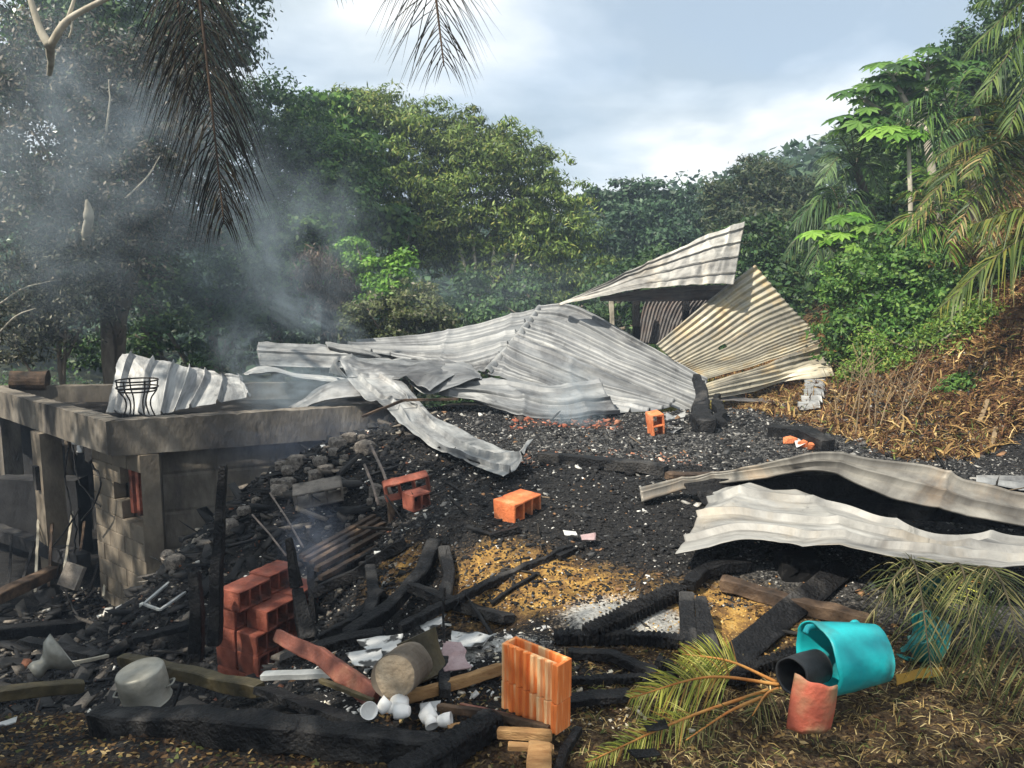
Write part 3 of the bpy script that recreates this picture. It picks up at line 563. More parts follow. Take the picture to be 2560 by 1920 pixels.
fd = np.array((-2.93, 2.6)) / 3.917
pA = at(135, 1400, 9.15)[:2]
v, f = rough_bar(pA + np.array((.0, 0)) - np.array((.0, -.12)), pA + fd * .33 + np.array((0, .12)), .24, -2.3, -.18, 6, .004, 11, 0)
apart('pillar', (v, f), 'concrete_pale', label='square concrete pillar with a dark socket hole, left of the pier')
apart('wall', rough_bar((-9.5, 10.5), (-6.0, 10.35), .3, -2.3, -1.02, 30, .02, 21, .04), 'concrete_dark', label='low wall with rubble on it at the left edge')
q = pA + fd * .17 + np.array((-.08, -.0)) ; apart('socket_hole', (lambda v: (rot(v[0], 0, 0, math.atan2(fd[1], fd[0])) + np.array([q[0], q[1]+.0, -.75]), v[1]))(box_vf((0, 0, 0), (.1, .05, .3))), 'char')  # black box stands in for the shade inside the socket recess
apart('pillar', pillar(at(60, 1180, 11.2)[:2], fd, .25, -2.4, -.17), 'concrete', label='farther pillar at the left edge')
# loose pillar at the far end outside left
apart('sill', rough_bar((-7.3, 10.2), (-5.2, 8.9), .16, -1.78, -1.60, 20, .02, 12, .04), 'concrete_dark', label='low broken sill on the annex floor')

# ---------------- clay blocks ----------------
def clay_block_vf(L=.30, W=.20, H=.15, holes=3, rows=1, t=.016, ribs=True):
    xs = []; solid = []
    cw = (L - t * (holes + 1)) / holes; chh = (H - t * (rows + 1)) / rows
    xs = [-L / 2]; 
    for i in range(holes): xs += [xs[-1] + t, xs[-1] + t + cw]
    xs += [L / 2]; zs = [0]
    for i in range(rows): zs += [zs[-1] + t, zs[-1] + t + chh]
    zs += [H]; nx_, nz_ = len(xs) - 1, len(zs) - 1
    hole = lambda i, j: i % 2 == 1 and j % 2 == 1
    V = []; idx = {}
    def vid(i, j, s):
        if (i, j, s) not in idx: idx[(i, j, s)] = len(V); V.append((xs[i], -W / 2 if s == 0 else W / 2, zs[j]))
        return idx[(i, j, s)]
    Fc = []
    for i in range(nx_):
        for j in range(nz_):
            if hole(i, j):
                a = [(i, j), (i + 1, j), (i + 1, j + 1), (i, j + 1)]
                for k in range(4):
                    p, q = a[k], a[(k + 1) % 4]; Fc.append((vid(*p, 0), vid(*q, 0), vid(*q, 1), vid(*p, 1)))
                continue
            Fc.append((vid(i, j, 0), vid(i + 1, j, 0), vid(i + 1, j + 1, 0), vid(i, j + 1, 0))); Fc.append((vid(i, j, 1), vid(i, j + 1, 1), vid(i + 1, j + 1, 1), vid(i + 1, j, 1)))
    # outer skin: ribbed top and bottom (grooves run through the block's width) and plain ends
    def skin(z, flip):
        for i in range(nx_):
            q = (vid(i, 0 if z == 0 else nz_, 0), vid(i, 0 if z == 0 else nz_, 1), vid(i + 1, 0 if z == 0 else nz_, 1), vid(i + 1, 0 if z == 0 else nz_, 0)); Fc.append(q[::-1] if flip else q)
    skin(0, False); skin(1, True)
    for j in range(nz_):
        Fc.append((vid(0, j, 0), vid(0, j + 1, 0), vid(0, j + 1, 1), vid(0, j, 1))); Fc.append((vid(nx_, j, 0), vid(nx_, j, 1), vid(nx_, j + 1, 1), vid(nx_, j + 1, 0)))
    return np.array(V), Fc
def place_block(label, p, rz, rx=0, ry=0, L=.30, W=.20, H=.15, holes=3, rows=1, mat='clay', group='loose clay blocks', name='clay_block', cat='clay block'):
    v, f = clay_block_vf(L, W, H, holes, rows); v = v + rng.normal(0, .0022, v.shape); k_ = int(rng.integers(0, len(v))); v[k_] *= .93; me_o = mesh(name, v, f, M[mat], label=label, cat=cat, group=group)
    me_o.location = Vector([float(x) for x in p]); me_o.rotation_euler = (rx, ry, rz)
    b = me_o.modifiers.new('bevel', 'BEVEL'); b.width = .004; b.segments = 1
    return me_o
place_block('bright orange hollow clay block lying alone on the black ash, three holes facing right', G(1294, 1288, -.015), R(50), R(2), R(-3), L=.27, W=.18, H=.135, mat='claybright')
place_block('orange clay block standing on end below the tip of the grey sheets', G(1641, 1086, -.01), R(8), R(3), R(-7), L=.13, W=.2, H=.24, holes=1, rows=2, mat='claybright')
place_block('dark red block slab tipped against the rods above the bench frame', at(1020, 1236, 5.9), R(18), R(14), R(-10), L=.36, W=.1, H=.15, mat='clay')
place_block('broken half of a red block with a pale top beside the tipped slab', at(1043, 1270, 5.6), R(40), 0, R(-4), L=.16, W=.15, H=.13, holes=2, mat='clay')
# stack of blocks
sb = np.array((-1.80, 5.22)); ya = R(63); da = np.array((math.cos(ya), math.sin(ya))); db = np.array((-da[1], da[0])); z0 = -1.27
pos = {0: [(0, 0), (.31, 0), (0, .21), (.31, .21)], 1: [(0, .0), (.31, .0), (0, .21), (.31, .21)], 2: [(0, 0), (.31, 0), (0, .21), (.31, .21)], 3: [(.08, -.02), (.39, .01), (.0, .2)], 4: [(-.02, .13), (.30, .17)]}
nm = ['bottom', 'second', 'third', 'fourth', 'top']; wh = {(0, 0): 'front right', (1, 0): 'back right', (0, 1): 'front left', (1, 1): 'back left'}
for c, L_ in pos.items():
    for a, b in L_:
        w = wh[(int(a > .2), int(b > .1))]
        if c == 4: w = 'nearest' if a < .2 else 'far end'
        q = sb + da * a + db * b
        place_block(f'red clay block at the {w} of the {nm[c]} course of the stack', (q[0], q[1], z0 + c * .152), ya + random.uniform(-.05, .05) + (R(90) if (c == 1 and a < .2) and False else 0), 0, 0, group='clay blocks stacked in the pit')
# the big ribbed block in front
def ribbed_block(label, p, rz, H=.15, top=False):
    L, W = .275, .085; n = 17; out = []
    # ribbed front face outline along x, then box round
    prof_ = [(-L / 2, -W / 2)]
    for k in range(7):
        x = -L / 2 + .018 + k * .035; prof_ += [(x, -W / 2), (x + .005, -W / 2 + .011), (x + .015, -W / 2 + .011), (x + .02, -W / 2)]
    prof_ += [(L / 2, -W / 2), (L / 2, W / 2), (-L / 2, W / 2)]
    n = len(prof_); V = []; 
    for z in (0, H): V += [(x, y, z) for x, y in prof_]
    ins = .014; inner = [(-L / 2 + ins, -W / 2 + ins + .009), (L / 2 - ins, -W / 2 + ins + .009), (L / 2 - ins, W / 2 - ins), (-L / 2 + ins, W / 2 - ins)]
    bm = bmesh.new(); vv = [bm.verts.new(q) for q in V]
    for i in range(n): bm.faces.new((vv[i], vv[(i + 1) % n], vv[n + (i + 1) % n], vv[n + i]))
    bm.faces.new(vv[:n][::-1])
    it = [bm.verts.new((x, y, H)) for x, y in inner]; ib = [bm.verts.new((x, y, H - .1)) for x, y in inner]
    for i in range(4): bm.faces.new((it[i], ib[i], ib[(i + 1) % 4], it[(i + 1) % 4]))
    bm.faces.new(ib)
    # rim: fan between outline and inner rectangle
    o = vv[n:]; bm.faces.new([o[i] for i in range(0, n - 2)] + [it[1], it[0]]); bm.faces.new((o[n - 3], o[n - 2], it[2], it[1])); bm.faces.new((o[n - 2], o[n - 1], it[3], it[2])); bm.faces.new((o[n - 1], o[0], it[0], it[3]))
    bmesh.ops.recalc_face_normals(bm, faces=bm.faces)
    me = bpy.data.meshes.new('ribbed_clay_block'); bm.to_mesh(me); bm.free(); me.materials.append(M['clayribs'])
    ob = bpy.data.objects.new('ribbed_clay_block', me); COL.objects.link(ob); tag(ob, label, 'clay block', 'ribbed clay blocks in front')
    m_ = ob.modifiers.new('b', 'BEVEL'); m_.width = .003; m_.segments = 2; m_.limit_method = 'ANGLE'
    ob.location = Vector([float(x) for x in p]); ob.rotation_euler = (0, 0, rz); return ob
bp = at(1338, 1792, 2.72); 
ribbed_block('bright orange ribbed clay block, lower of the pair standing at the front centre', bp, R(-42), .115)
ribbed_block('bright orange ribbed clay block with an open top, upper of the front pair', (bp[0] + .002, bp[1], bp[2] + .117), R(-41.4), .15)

# ---------------- wire plant stand, drum, pot, cups ----------------
def circ(c, r, n=24, z=0): return [(c[0] + r * math.cos(2 * math.pi * i / n), c[1] + r * math.sin(2 * math.pi * i / n), c[2] + z) for i in range(n)]
def ring_vf(c, r, rad, n=28):
    V = []; 
    for i in range(n):
        a = 2 * math.pi * i / n
        for k in range(5):
            b = 2 * math.pi * k / 5; V.append((c[0] + (r + rad * math.cos(b)) * math.cos(a), c[1] + (r + rad * math.cos(b)) * math.sin(a), c[2] + rad * math.sin(b)))
    return np.array(V), [(i * 5 + k, ((i + 1) % n) * 5 + k, ((i + 1) % n) * 5 + (k + 1) % 5, i * 5 + (k + 1) % 5) for i in range(n) for k in range(5)]
ps = at(348, 1042, 8.75); st = thing('plant_stand', 'small black wire plant stand in front of the propped white sheet', 'plant stand', ps)
for z, r in ((.43, .225), (.35, .222), (.31, .20)): keep(mesh('ring', *ring_vf(ps + np.array((0, 0, z)), r, .010), M['iron']), st)
for k in range(6):
    a = k * math.pi / 3 + .3; e = np.array((math.cos(a), math.sin(a), 0))
    keep(mesh('leg', *tube_vf(catmull([ps + e * .17, ps + e * .13 + (0, 0, .12), ps + e * .14 + (0, 0, .22), ps + e * .205 + (0, 0, .32), ps + e * .22 + (0, 0, .44)], 12), .009, 5), M['iron']), st)
def cyl(name, label, cat, p0, p1, r, mat, n=24, wob=.0, seed=0, group=None, seg=8, taper=1, kind='t'):
    pts = np.array([np.array(p0) + (np.array(p1) - p0) * t for t in np.linspace(0, 1, seg)]); return mesh(name, *tube_vf(pts, np.linspace(r, r * taper, seg), n, True, wob, seed), M[mat], False, label=label, cat=cat, group=group)
dm = at(55, 950, 10.9); cyl('rusty_drum', 'rusty open drum lying on the annex roof at the left edge', 'drum', dm + np.array((-.15, 0, 0)), dm + np.array((.3, .12, -.02)), .14, 'charbrown', 20, .02)
def lathe(name, label, cat, prof_, mat, loc, rx=0, ry=0, rz=0, n=36, group=None, squash=None, seed=0):
    V = []; m = len(prof_)
    for r, z in prof_:
        for k in range(n):
            a = 2 * math.pi * k / n; V.append((r * math.cos(a), r * math.sin(a), z))
    V = np.array(V)
    if squash: V += fbm(V * squash[1] + seed, 2, seed)[:, None] * squash[0] * V / (np.linalg.norm(V, axis=1)[:, None] + .01)
    f = [(i * n + k, i * n + (k + 1) % n, (i + 1) * n + (k + 1) % n, (i + 1) * n + k) for i in range(m - 1) for k in range(n)]
    if prof_[0][0] > 1e-4: pass
    o = mesh(name, V, f, M[mat], True, label=label, cat=cat, group=group); o.location = Vector([float(x) for x in loc]); o.rotation_euler = (rx, ry, rz); return o
pp = at(370, 1752, 3.15)
pot = lathe('cooking_pot', 'dull aluminium cooking pot lying upside down beside the charred front beam', 'pot', [(.0, .236), (.06, .240), (.100, .242), (.112, .234), (.117, .222), (.118, .12), (.116, .01), (.121, .0), (.122, .003), (.112, .01), (.108, .2), (.0, .225)], 'pot', pp, R(4), R(-9), R(10), squash=(.006, 7))
pot.scale = (.86, .86, .66)
for sx in (1, -1):
    h = mesh('handle', *tube_vf(catmull([(sx * .112, -.03, .09), (sx * .14, -.025, .10), (sx * .145, .0, .10), (sx * .14, .025, .10), (sx * .112, .03, .09)], 12), .006, 6), M['pot'], True); h.parent = pot
cp = at(82, 1690, 3.9)
lathe('sooty_basin', 'small grey basin with a narrow neck tipped on its side at the left edge', 'basin', [(.0, .005), (.045, .0), (.05, .03), (.035, .06), (.05, .085), (.10, .12), (.12, .17), (.116, .17), (.095, .125), (.04, .09), (.0, .09)], 'pot', cp + np.array((0, 0, .02)), R(-20), R(62), R(20))
for i, (x, y, s, tx, ty, tz, w) in enumerate([(915, 1790, 1, 60, 10, 20, 'leftmost'), (948, 1792, .9, 20, 50, 60, 'second from the left, chipped'), (1000, 1800, 1.15, 70, -30, 200, 'largest, in the middle'), (1052, 1812, 1.05, 60, 20, 100, 'fourth from the left, mouth turned right'), (1094, 1815, .9, 80, 30, 80, 'rightmost'), (972, 1782, 1.0, 110, 20, 150, 'behind the middle one, upside down'), (1025, 1790, .95, 95, -40, 260, 'half hidden right of the middle one'), (1072, 1800, .8, 120, 10, 30, 'smallest, squeezed between the last two')]):
    p = at(x, y, 2.72 + .02 * (i % 2))
    lathe('white_cup', f'scorched white cup {w} behind the charred front beam', 'cup', [(.0, .0), (.018, .0), (.022, .006), (.030, .03), (.033, .06), (.031, .06), (.027, .03), (.0, .008)], 'ceramic', p + np.array((0, 0, .02)), R(tx), R(ty), R(tz), 20, 'white cups behind the front beam').scale = (s,) * 3

# ---------------- teal container, dark one, red tin, black pipe ----------------
def open_tub(name, label, cat, p0, p1, r0, r1, mat, rag=0, n=48, th=.006, cut=None, seed=0, group=None, sq=1.0):
    """side wall of a bucket from mouth p0 (radius r0) to base p1 (radius r1), base closed"""
    d, s, t, L = frame(p0, p1); m = 14; V = []
    for lay in (0, 1):
        for i in range(m):
            f_ = i / (m - 1); r = (r0 + (r1 - r0) * f_) - lay * th
            for k in range(n):
                a = 2 * math.pi * k / n
                e = rag * (fbm(np.array([[math.cos(a) * 3, math.sin(a) * 3, seed]]), 3, seed)[0]) * (1 - f_) ** 2 * 3
                dent = 1 + .05 * fbm(np.array([[math.cos(a) * 1.6, math.sin(a) * 1.6, f_ * 2 + seed]]), 3, seed)[0] + .035 * math.sin(2 * a + 1 + seed) + .02 * math.sin(3 * a + f_ * 3)
                V.append(np.array(p0) + d * (L * f_ + e) + (s * math.cos(a) + t * math.sin(a) * sq) * r * dent)
    V = np.array(V); k2 = m * n
    f = [(i * n + k, (i + 1) * n + k, (i + 1) * n + (k + 1) % n, i * n + (k + 1) % n) for i in range(m - 1) for k in range(n)]
    f += [tuple(x + k2 for x in q[::-1]) for q in f]
    f += [(k, (k + 1) % n, k2 + (k + 1) % n, k2 + k) for k in range(n)] + [tuple(range((m - 1) * n, m * n)), tuple(range(k2 + (m - 1) * n, k2 + m * n))[::-1]]
    return mesh(name, V, f, M[mat], True, label=label, cat=cat, group=group)
tub = open_tub('plastic_barrel', 'bright teal plastic barrel lying open at the right front, its rim melted', 'barrel', at(2040, 1650, 2.88), at(2192, 1632, 2.94), .146, .108, 'teal', .003, seed=3)
keep(mesh('melted_rim', *tube_vf(catmull([at(2008, 1590, 2.85), at(2025, 1566, 2.9), at(2062, 1572, 2.95), at(2095, 1578, 2.98), at(2120, 1570, 3.0), at(2138, 1552, 3.02), at(2150, 1562, 3.03)], 30), [.012] * 30, 8, True, .02, 3), M['teal'], True), tub)
open_tub('plastic_tub', 'dark teal tub half hidden under the dead palm frond', 'tub', at(2290, 1585, 3.25), at(2350, 1612, 3.22), .125, .10, 'dteal', .02, seed=5)
open_tub('plastic_tub', 'melted green bottle end poking out behind the frond on the ash', 'tub', at(2320, 1445, 3.9), at(2345, 1500, 3.75), .05, .075, 'dteal', .03, seed=7)
# rusted red half-round tin
def curved_tin():
    b0 = at(2022, 1822, 2.58); n = 22; m = 12; V = []
    for lay in (0, 1):
        for i in range(m):
            f_ = i / (m - 1)
            for k in range(n):
                a = R(200) + R(165) * k / (n - 1); r = (.088 + .004 * math.sin(f_ * 3)) * (1 + .02 * math.sin(3 * a)) - lay * .004
                V.append((b0[0] + r * math.cos(a), b0[1] + r * .6 * math.sin(a) + .02, b0[2] + f_ * (.215 - .06 * k / (n - 1)) + .003 * math.sin(7 * a)))
    V = np.array(V); V[:, 0] += (V[:, 2] - b0[2]) * .10; K = n * m
    f = [(i * n + k, i * n + k + 1, (i + 1) * n + k + 1, (i + 1) * n + k) for i in range(m - 1) for k in range(n - 1)]; f += [tuple(x + K for x in q[::-1]) for q in f]
    f += [(i * n, (i + 1) * n, K + (i + 1) * n, K + i * n) for i in range(m - 1)] + [(i * n + n - 1, K + i * n + n - 1, K + (i + 1) * n + n - 1, (i + 1) * n + n - 1) for i in range(m - 1)]
    f += [(k, K + k, K + k + 1, k + 1) for k in range(n - 1)] + [((m - 1) * n + k, (m - 1) * n + k + 1, K + (m - 1) * n + k + 1, K + (m - 1) * n + k) for k in range(n - 1)]
    return V, f
mesh('curved_tin', *curved_tin(), M['redmetal'], True, label='curved piece of red rusted tin standing in front of the teal barrel', cat='tin')
open_tub('black_pipe', 'short black plastic pipe sticking into the mouth of the teal barrel', 'pipe', at(1978, 1690, 2.72), at(2045, 1665, 2.86), .066, .062, 'blackplastic', .001, seed=9)
# ---------------- timbers ----------------
def timber_vf(P, w, h, roll=0, seg=34, amp=.10, gator=0, taper=(1, 1), seed=0):
    P = [np.asarray(p, float) for p in P]; PP = np.array(P); C = np.stack([np.interp(np.linspace(0, len(P) - 1, seg), np.arange(len(P)), PP[:, q]) for q in range(3)], 1)
    L = np.linalg.norm(np.diff(C, axis=0), axis=1).sum()
    tan = np.gradient(C, axis=0); tan /= np.linalg.norm(tan, axis=1)[:, None]
    ring = [(-.5, -.42), (-.42, -.5), (-.14, -.5), (.14, -.5), (.42, -.5), (.5, -.42), (.5, 0), (.5, .42), (.42, .5), (.14, .5), (-.14, .5), (-.42, .5), (-.5, .42), (-.5, 0)]
    k = len(ring); V = []
    for i in range(seg):
        up = np.array([0, 0, 1.]) if abs(tan[i][2]) < .93 else np.array([0, 1., 0]); s = np.cross(tan[i], up); s /= np.linalg.norm(s); t = np.cross(s, tan[i])
        c_, s_ = math.cos(roll), math.sin(roll); a = s * c_ + t * s_; b = -s * s_ + t * c_
        f_ = i / (seg - 1); tp = taper[0] + (taper[1] - taper[0]) * f_
        endf = .82 if i in (0, seg - 1) else 1
        for x, y in ring:
            g = 1
            if gator: g = 1 - gator * (.5 + .5 * math.sin(f_ * L / .028 * 2 * math.pi + 2.2 * math.sin(x * 5 + f_ * 9))) ** 2
            V.append(C[i] + (a * x * w + b * y * h) * tp * g * endf)
    V = np.array(V); sc = min(w, h); q = V * np.array([1, 1, 1.]) * (1.2 / max(sc, .03)) * .35
    V = V + np.stack([fbm(q + 3.1 + seed, 3, seed), fbm(q + 7.7 + seed, 3, seed + 1), fbm(q + 1.3, 3, seed + 2)], -1) * sc * amp * 2
    f = [(i * k + j, i * k + (j + 1) % k, (i + 1) * k + (j + 1) % k, (i + 1) * k + j) for i in range(seg - 1) for j in range(k)]
    f += [tuple(range(k))[::-1], tuple(range((seg - 1) * k, seg * k))]
    return V, f
_ts = [0]
def timber(label, P, w, h=None, mat='char', cat='charred timber', name='charred_timber', **k):
    _ts[0] += 1; P = [fit(*p, (h or w) * .42) for p in P]
    return mesh(name, *timber_vf(P, w, h or w, seed=_ts[0], **k), M[mat], False, label=label, cat=cat)
T = timber
T('long charred beam lying across the left foreground', [(235, 1800, 3.0), (650, 1828, 2.82), (1115, 1878, 2.62)], .10, .115, seg=60, gator=.12)
T('charred timber crossing the right end of the front beam', [(985, 1950, 2.38), (1240, 1806, 2.80)], .10, .09, gator=.15, seg=44)
T('flat black plank slanting behind the front beam', [(655, 1722, 3.25), (905, 1815, 2.86)], .11, .035, roll=R(20))
T('tall charred post standing nearest the block wall, pointed top', [(537, 1612, 4.75), (545, 1380, 4.8), (558, 1163, 4.85)], .075, .075, seg=50, taper=(1.1, .6))
T('charred post leaning in front of the stack of red blocks', [(768, 1600, 4.55), (745, 1470, 4.6), (723, 1345, 4.65)], .085, .08, seg=40, taper=(1.1, .5))
T('short black post left of the tall pointed one', [(490, 1650, 4.9), (495, 1520, 4.9), (488, 1430, 4.95)], .09, .08, taper=(1.1, .7))
T('long thin charred pole reaching up from the logs to the ash edge', [(1005, 1568, 3.5), (1210, 1465, 3.95), (1428, 1368, 4.55)], .042, .042, seg=60, amp=.2, taper=(1.1, .8))
T('thin black stick below the long pole', [(1228, 1508, 3.85), (1345, 1432, 4.25)], .022, .02, amp=.2)
T('bent black timber curving down left of the ochre soil', [(1085, 1355, 4.7), (1055, 1440, 4.3), (960, 1530, 3.95), (865, 1592, 3.8)], .085, .07, seg=50)
T('dark flat timber lying from the bend towards the orange block', [(1028, 1468, 4.05), (1150, 1515, 3.85), (1275, 1548, 3.7)], .10, .05, roll=R(15))
T('black timber running back from the bend along the void', [(1110, 1372, 4.5), (1125, 1440, 4.25), (1105, 1520, 4.0)], .07, .06)
T('deeply crazed charred beam lying on white ash', [(1470, 1585, 3.5), (1700, 1472, 4.0)], .10, .07, seg=110, gator=.45, amp=.04)
T('curved black root shaped timber above the two upright boards', [(1722, 1462, 3.95), (1760, 1432, 4.1), (1810, 1416, 4.2), (1872, 1412, 4.25)], .07, .06)
T('dark beam lying behind the big diagonal plank', [(1800, 1456, 3.95), (1960, 1500, 3.8), (2180, 1558, 3.6)], .075, .07, mat='charbrown')
T('big flat charred plank slanting across the ochre soil at the right', [(2112, 1418, 4.15), (1955, 1545, 3.65), (1788, 1688, 3.2)], .125, .04, roll=R(24), seg=60, amp=.06)
T('left of the two charred boards standing in the ochre soil', [(1722, 1630, 3.42), (1716, 1482, 3.62)], .075, .018, roll=R(0), amp=.12)
T('right of the two charred boards standing in the ochre soil', [(1772, 1634, 3.38), (1752, 1492, 3.55)], .095, .02, roll=R(0), amp=.12, taper=(1.1, .55))
T('crazed charred stick behind the black pipe', [(1828, 1700, 3.1), (1905, 1660, 3.25), (1995, 1632, 3.3)], .06, .05, seg=80, gator=.45)
T('charred beam lying level behind the orange block', [(1385, 1594, 3.35), (1560, 1592, 3.42), (1712, 1604, 3.5)], .07, .06, seg=70, gator=.3)
T('black timber pointing right from behind the orange block', [(1420, 1632, 3.2), (1530, 1640, 3.2), (1640, 1685, 3.08)], .05, .04)
T('thin charred batten right of the orange block', [(1425, 1700, 3.0), (1660, 1692, 3.08)], .04, .03, gator=.25, seg=60)
T('lowest charred batten right of the orange block', [(1410, 1752, 2.9), (1575, 1735, 2.95)], .07, .03)
T('charred lump of timber near the palm frond', [(1640, 1650, 3.15), (1690, 1680, 3.1)], .06, .05, gator=.3)
T('long black timber lying at the edge of the grey ash', [(1350, 1142, 7.0), (1500, 1156, 6.9), (1668, 1176, 6.75)], .10, .09, seg=60)
T('grey weathered timber beyond the arched sheet', [(1668, 1190, 6.7), (1800, 1192, 6.8), (1920, 1190, 7.0)], .10, .06, mat='charbrown')
T('short black stick on the ash below the lone orange block', [(1225, 1342, 4.55), (1300, 1322, 4.7)], .045, .04)
T('burnt board lying just under the chute sheet end', [(1395, 1392, 4.35), (1440, 1372, 4.5)], .04, .03)
T('thin black stake leaning in the litter right of the front blocks', [(1448, 1822, 2.72), (1412, 1875, 2.6), (1388, 1945, 2.45)], .03, .025)
T('red painted plank warped and burnt at one end beside the log', [(690, 1588, 3.55), (800, 1640, 3.35), (938, 1748, 3.02)], .035, .085, mat='redwood', cat='plank', name='plank', roll=R(30), taper=(.7, 1.1))
T('orange lit plank running from the log to the ribbed block', [(985, 1752, 2.95), (1110, 1716, 3.0), (1255, 1672, 3.08)], .045, .045, mat='wood', cat='plank', name='plank', roll=R(10))
T('brown batten pointing at the foot of the ribbed block', [(1095, 1768, 2.80), (1240, 1788, 2.72), (1372, 1822, 2.62)], .022, .03, mat='charbrown', cat='batten', name='batten')
T('second thin batten just above the brown one', [(1150, 1762, 2.87), (1345, 1806, 2.72)], .014, .018, mat='redwood', cat='batten', name='batten')
T('pale yellow board end under the ribbed blocks', [(1245, 1832, 2.62), (1378, 1838, 2.58)], .03, .035, mat='wood', cat='board', name='board')
T('orange burnt board standing at the bottom centre', [(1345, 1955, 2.42), (1350, 1862, 2.54)], .085, .04, mat='wood', cat='board', name='board')
T('short pale board on top of the orange one', [(1270, 1866, 2.52), (1385, 1872, 2.52)], .03, .02, mat='wood', cat='board', name='board')
T('yellow wood block wedged under the front log', [(955, 1762, 2.85), (1010, 1765, 2.85)], .05, .04, mat='wood', cat='wood block', name='wood_block')
T('small pale wood chip right of the white cups', [(1120, 1818, 2.68), (1160, 1812, 2.7)], .03, .012, mat='wood', cat='wood chip', name='wood_chip')
T('mossy brown pole lying behind the cooking pot', [(305, 1650, 3.9), (480, 1690, 3.65), (652, 1725, 3.4)], .065, .065, mat='bamboo', cat='pole', name='pole')
T('mossy pole lying in the debris at the left edge', [(-60, 1738, 3.5), (60, 1728, 3.55), (210, 1716, 3.7)], .06, .06, mat='bamboo', cat='pole', name='pole')
T('pale grey plank lying level below the red plank', [(655, 1690, 3.32), (852, 1682, 3.28)], .05, .028, mat='greyplank', cat='plank', name='plank', amp=.03)
T('greenish strip of wood pointing at the log foot', [(800, 1700, 3.2), (935, 1752, 2.95)], .02, .02, mat='bamboo', cat='stick', name='stick')
T('black plank leaning out of the stack of blocks to the logs', [(700, 1655, 3.7), (860, 1600, 3.75), (960, 1585, 3.75)], .08, .05)
T('charred rafter lying in the pit below the bench frame', [(790, 1480, 5.0), (900, 1430, 5.1), (1010, 1360, 5.2)], .09, .08)
T('second charred rafter in the pit, crossing the first', [(905, 1590, 4.1), (935, 1500, 4.5), (925, 1420, 4.9)], .07, .06)
T('charred rafter lowest in the pit beside the stack', [(800, 1600, 4.2), (880, 1560, 4.2), (960, 1480, 4.4)], .07, .07)
T('rod thin charred stick standing behind the log', [(1112, 1620, 3.3), (1108, 1540, 3.4), (1112, 1470, 3.45)], .012, .012, cat='stick', name='stick')
T('black block of timber between the log and the burnt papers', [(1112, 1735, 3.1), (1108, 1650, 3.2)], .05, .05)
T('thin board edge lying on the ash at the annex corner', [(905, 1042, 8.3), (1010, 1000, 8.6), (1145, 998, 8.7)], .03, .03, mat='charbrown', cat='board', name='board')
for i, (a, b, l) in enumerate([((2105, 1240, 5.75), (2114, 1282, 5.7), 'short burnt stake standing under the arched sheet, left of two'), ((2226, 1246, 5.5), (2232, 1305, 5.45), 'thicker pale stake standing under the arched sheet, right of two')]):
    T(l, [b, a], .055, .055, mat='stone' if i else 'charbrown', cat='stake', name='stake')
T('low brown board lying between the two stakes', [(2128, 1282, 5.7), (2215, 1288, 5.55)], .05, .06, mat='charbrown', cat='board', name='board')
T('pale stake upright in the dry grass of the slope', [(2448, 1060, 8.0), (2470, 1000, 8.1)], .04, .04, mat='drystem', cat='stake', name='stake')
T('pale splintered stump lower on the dry slope', [(2480, 1120, 7.3), (2490, 1070, 7.35)], .035, .03, mat='drystem', cat='stake', name='stake')
T('burnt black tree stump holding up the scorched sheets', [(1758, 1066, 9.3), (1752, 1020, 9.4), (1740, 940, 9.8)], .20, .18, seg=40, amp=.30, taper=(1.2, .5), cat='stump', name='stump')
T('thinner burnt stump just right of the big one', [(1800, 1060, 9.2), (1790, 985, 9.6)], .10, .10, amp=.3, taper=(1.3, .6), cat='stump', name='stump')
T('charred log lying at the foot of the dry slope', [(1930, 1075, 8.4), (2010, 1088, 8.1), (2068, 1112, 7.8)], .16, .14, seg=30, amp=.12)
T('burnt post standing under the pale triangular sheet', [(1532, 840, 11.9), (1528, 745, 11.9)], .07, .07, mat='palebark', cat='post', name='post')
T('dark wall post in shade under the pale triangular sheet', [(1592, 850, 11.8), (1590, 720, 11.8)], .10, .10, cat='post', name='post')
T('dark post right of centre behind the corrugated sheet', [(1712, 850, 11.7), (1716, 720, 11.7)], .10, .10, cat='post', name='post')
# smashed boards in the dark room at the left
for i in range(9):
    x = 20 + i * 34; y0 = 1400 + 40 * random.random()
    T(['dark stick', 'burnt batten', 'split lath'][i % 3] + ' leaning in the wreckage at the left, ' + ['farthest left', 'second from the edge', 'third from the edge', 'fourth from the edge', 'beside the socket pillar', 'just right of the socket pillar', 'between pillar and pier', 'nearest the block pier', 'against the block pier'][i],
      [(x, y0 + 60, 8.6), (x + random.uniform(-60, 60), y0 - random.uniform(40, 190), 9.4)], .03, .03, mat=random.choice(['char', 'charbrown', 'palebark']), cat='stick', name='stick')
T('broken beam slanting up inside the dark room', [(-20, 1500, 7.6), (140, 1425, 8.6)], .14, .12, mat='charbrown')
T('low scorched kerb board left of the pier foot', [(-40, 1590, 6.6), (210, 1560, 7.2)], .12, .12)
T('charred board lying in front of the pier foot', [(330, 1600, 5.8), (480, 1560, 6.4)], .10, .05)
T('charred board slanting in the debris left of the pot', [(60, 1600, 5.6), (250, 1640, 4.8)], .09, .04)
T('thin pale lath lying on the dark debris above the pot', [(170, 1660, 4.3), (270, 1640, 4.6)], .02, .02, mat='palebark', cat='lath', name='lath')
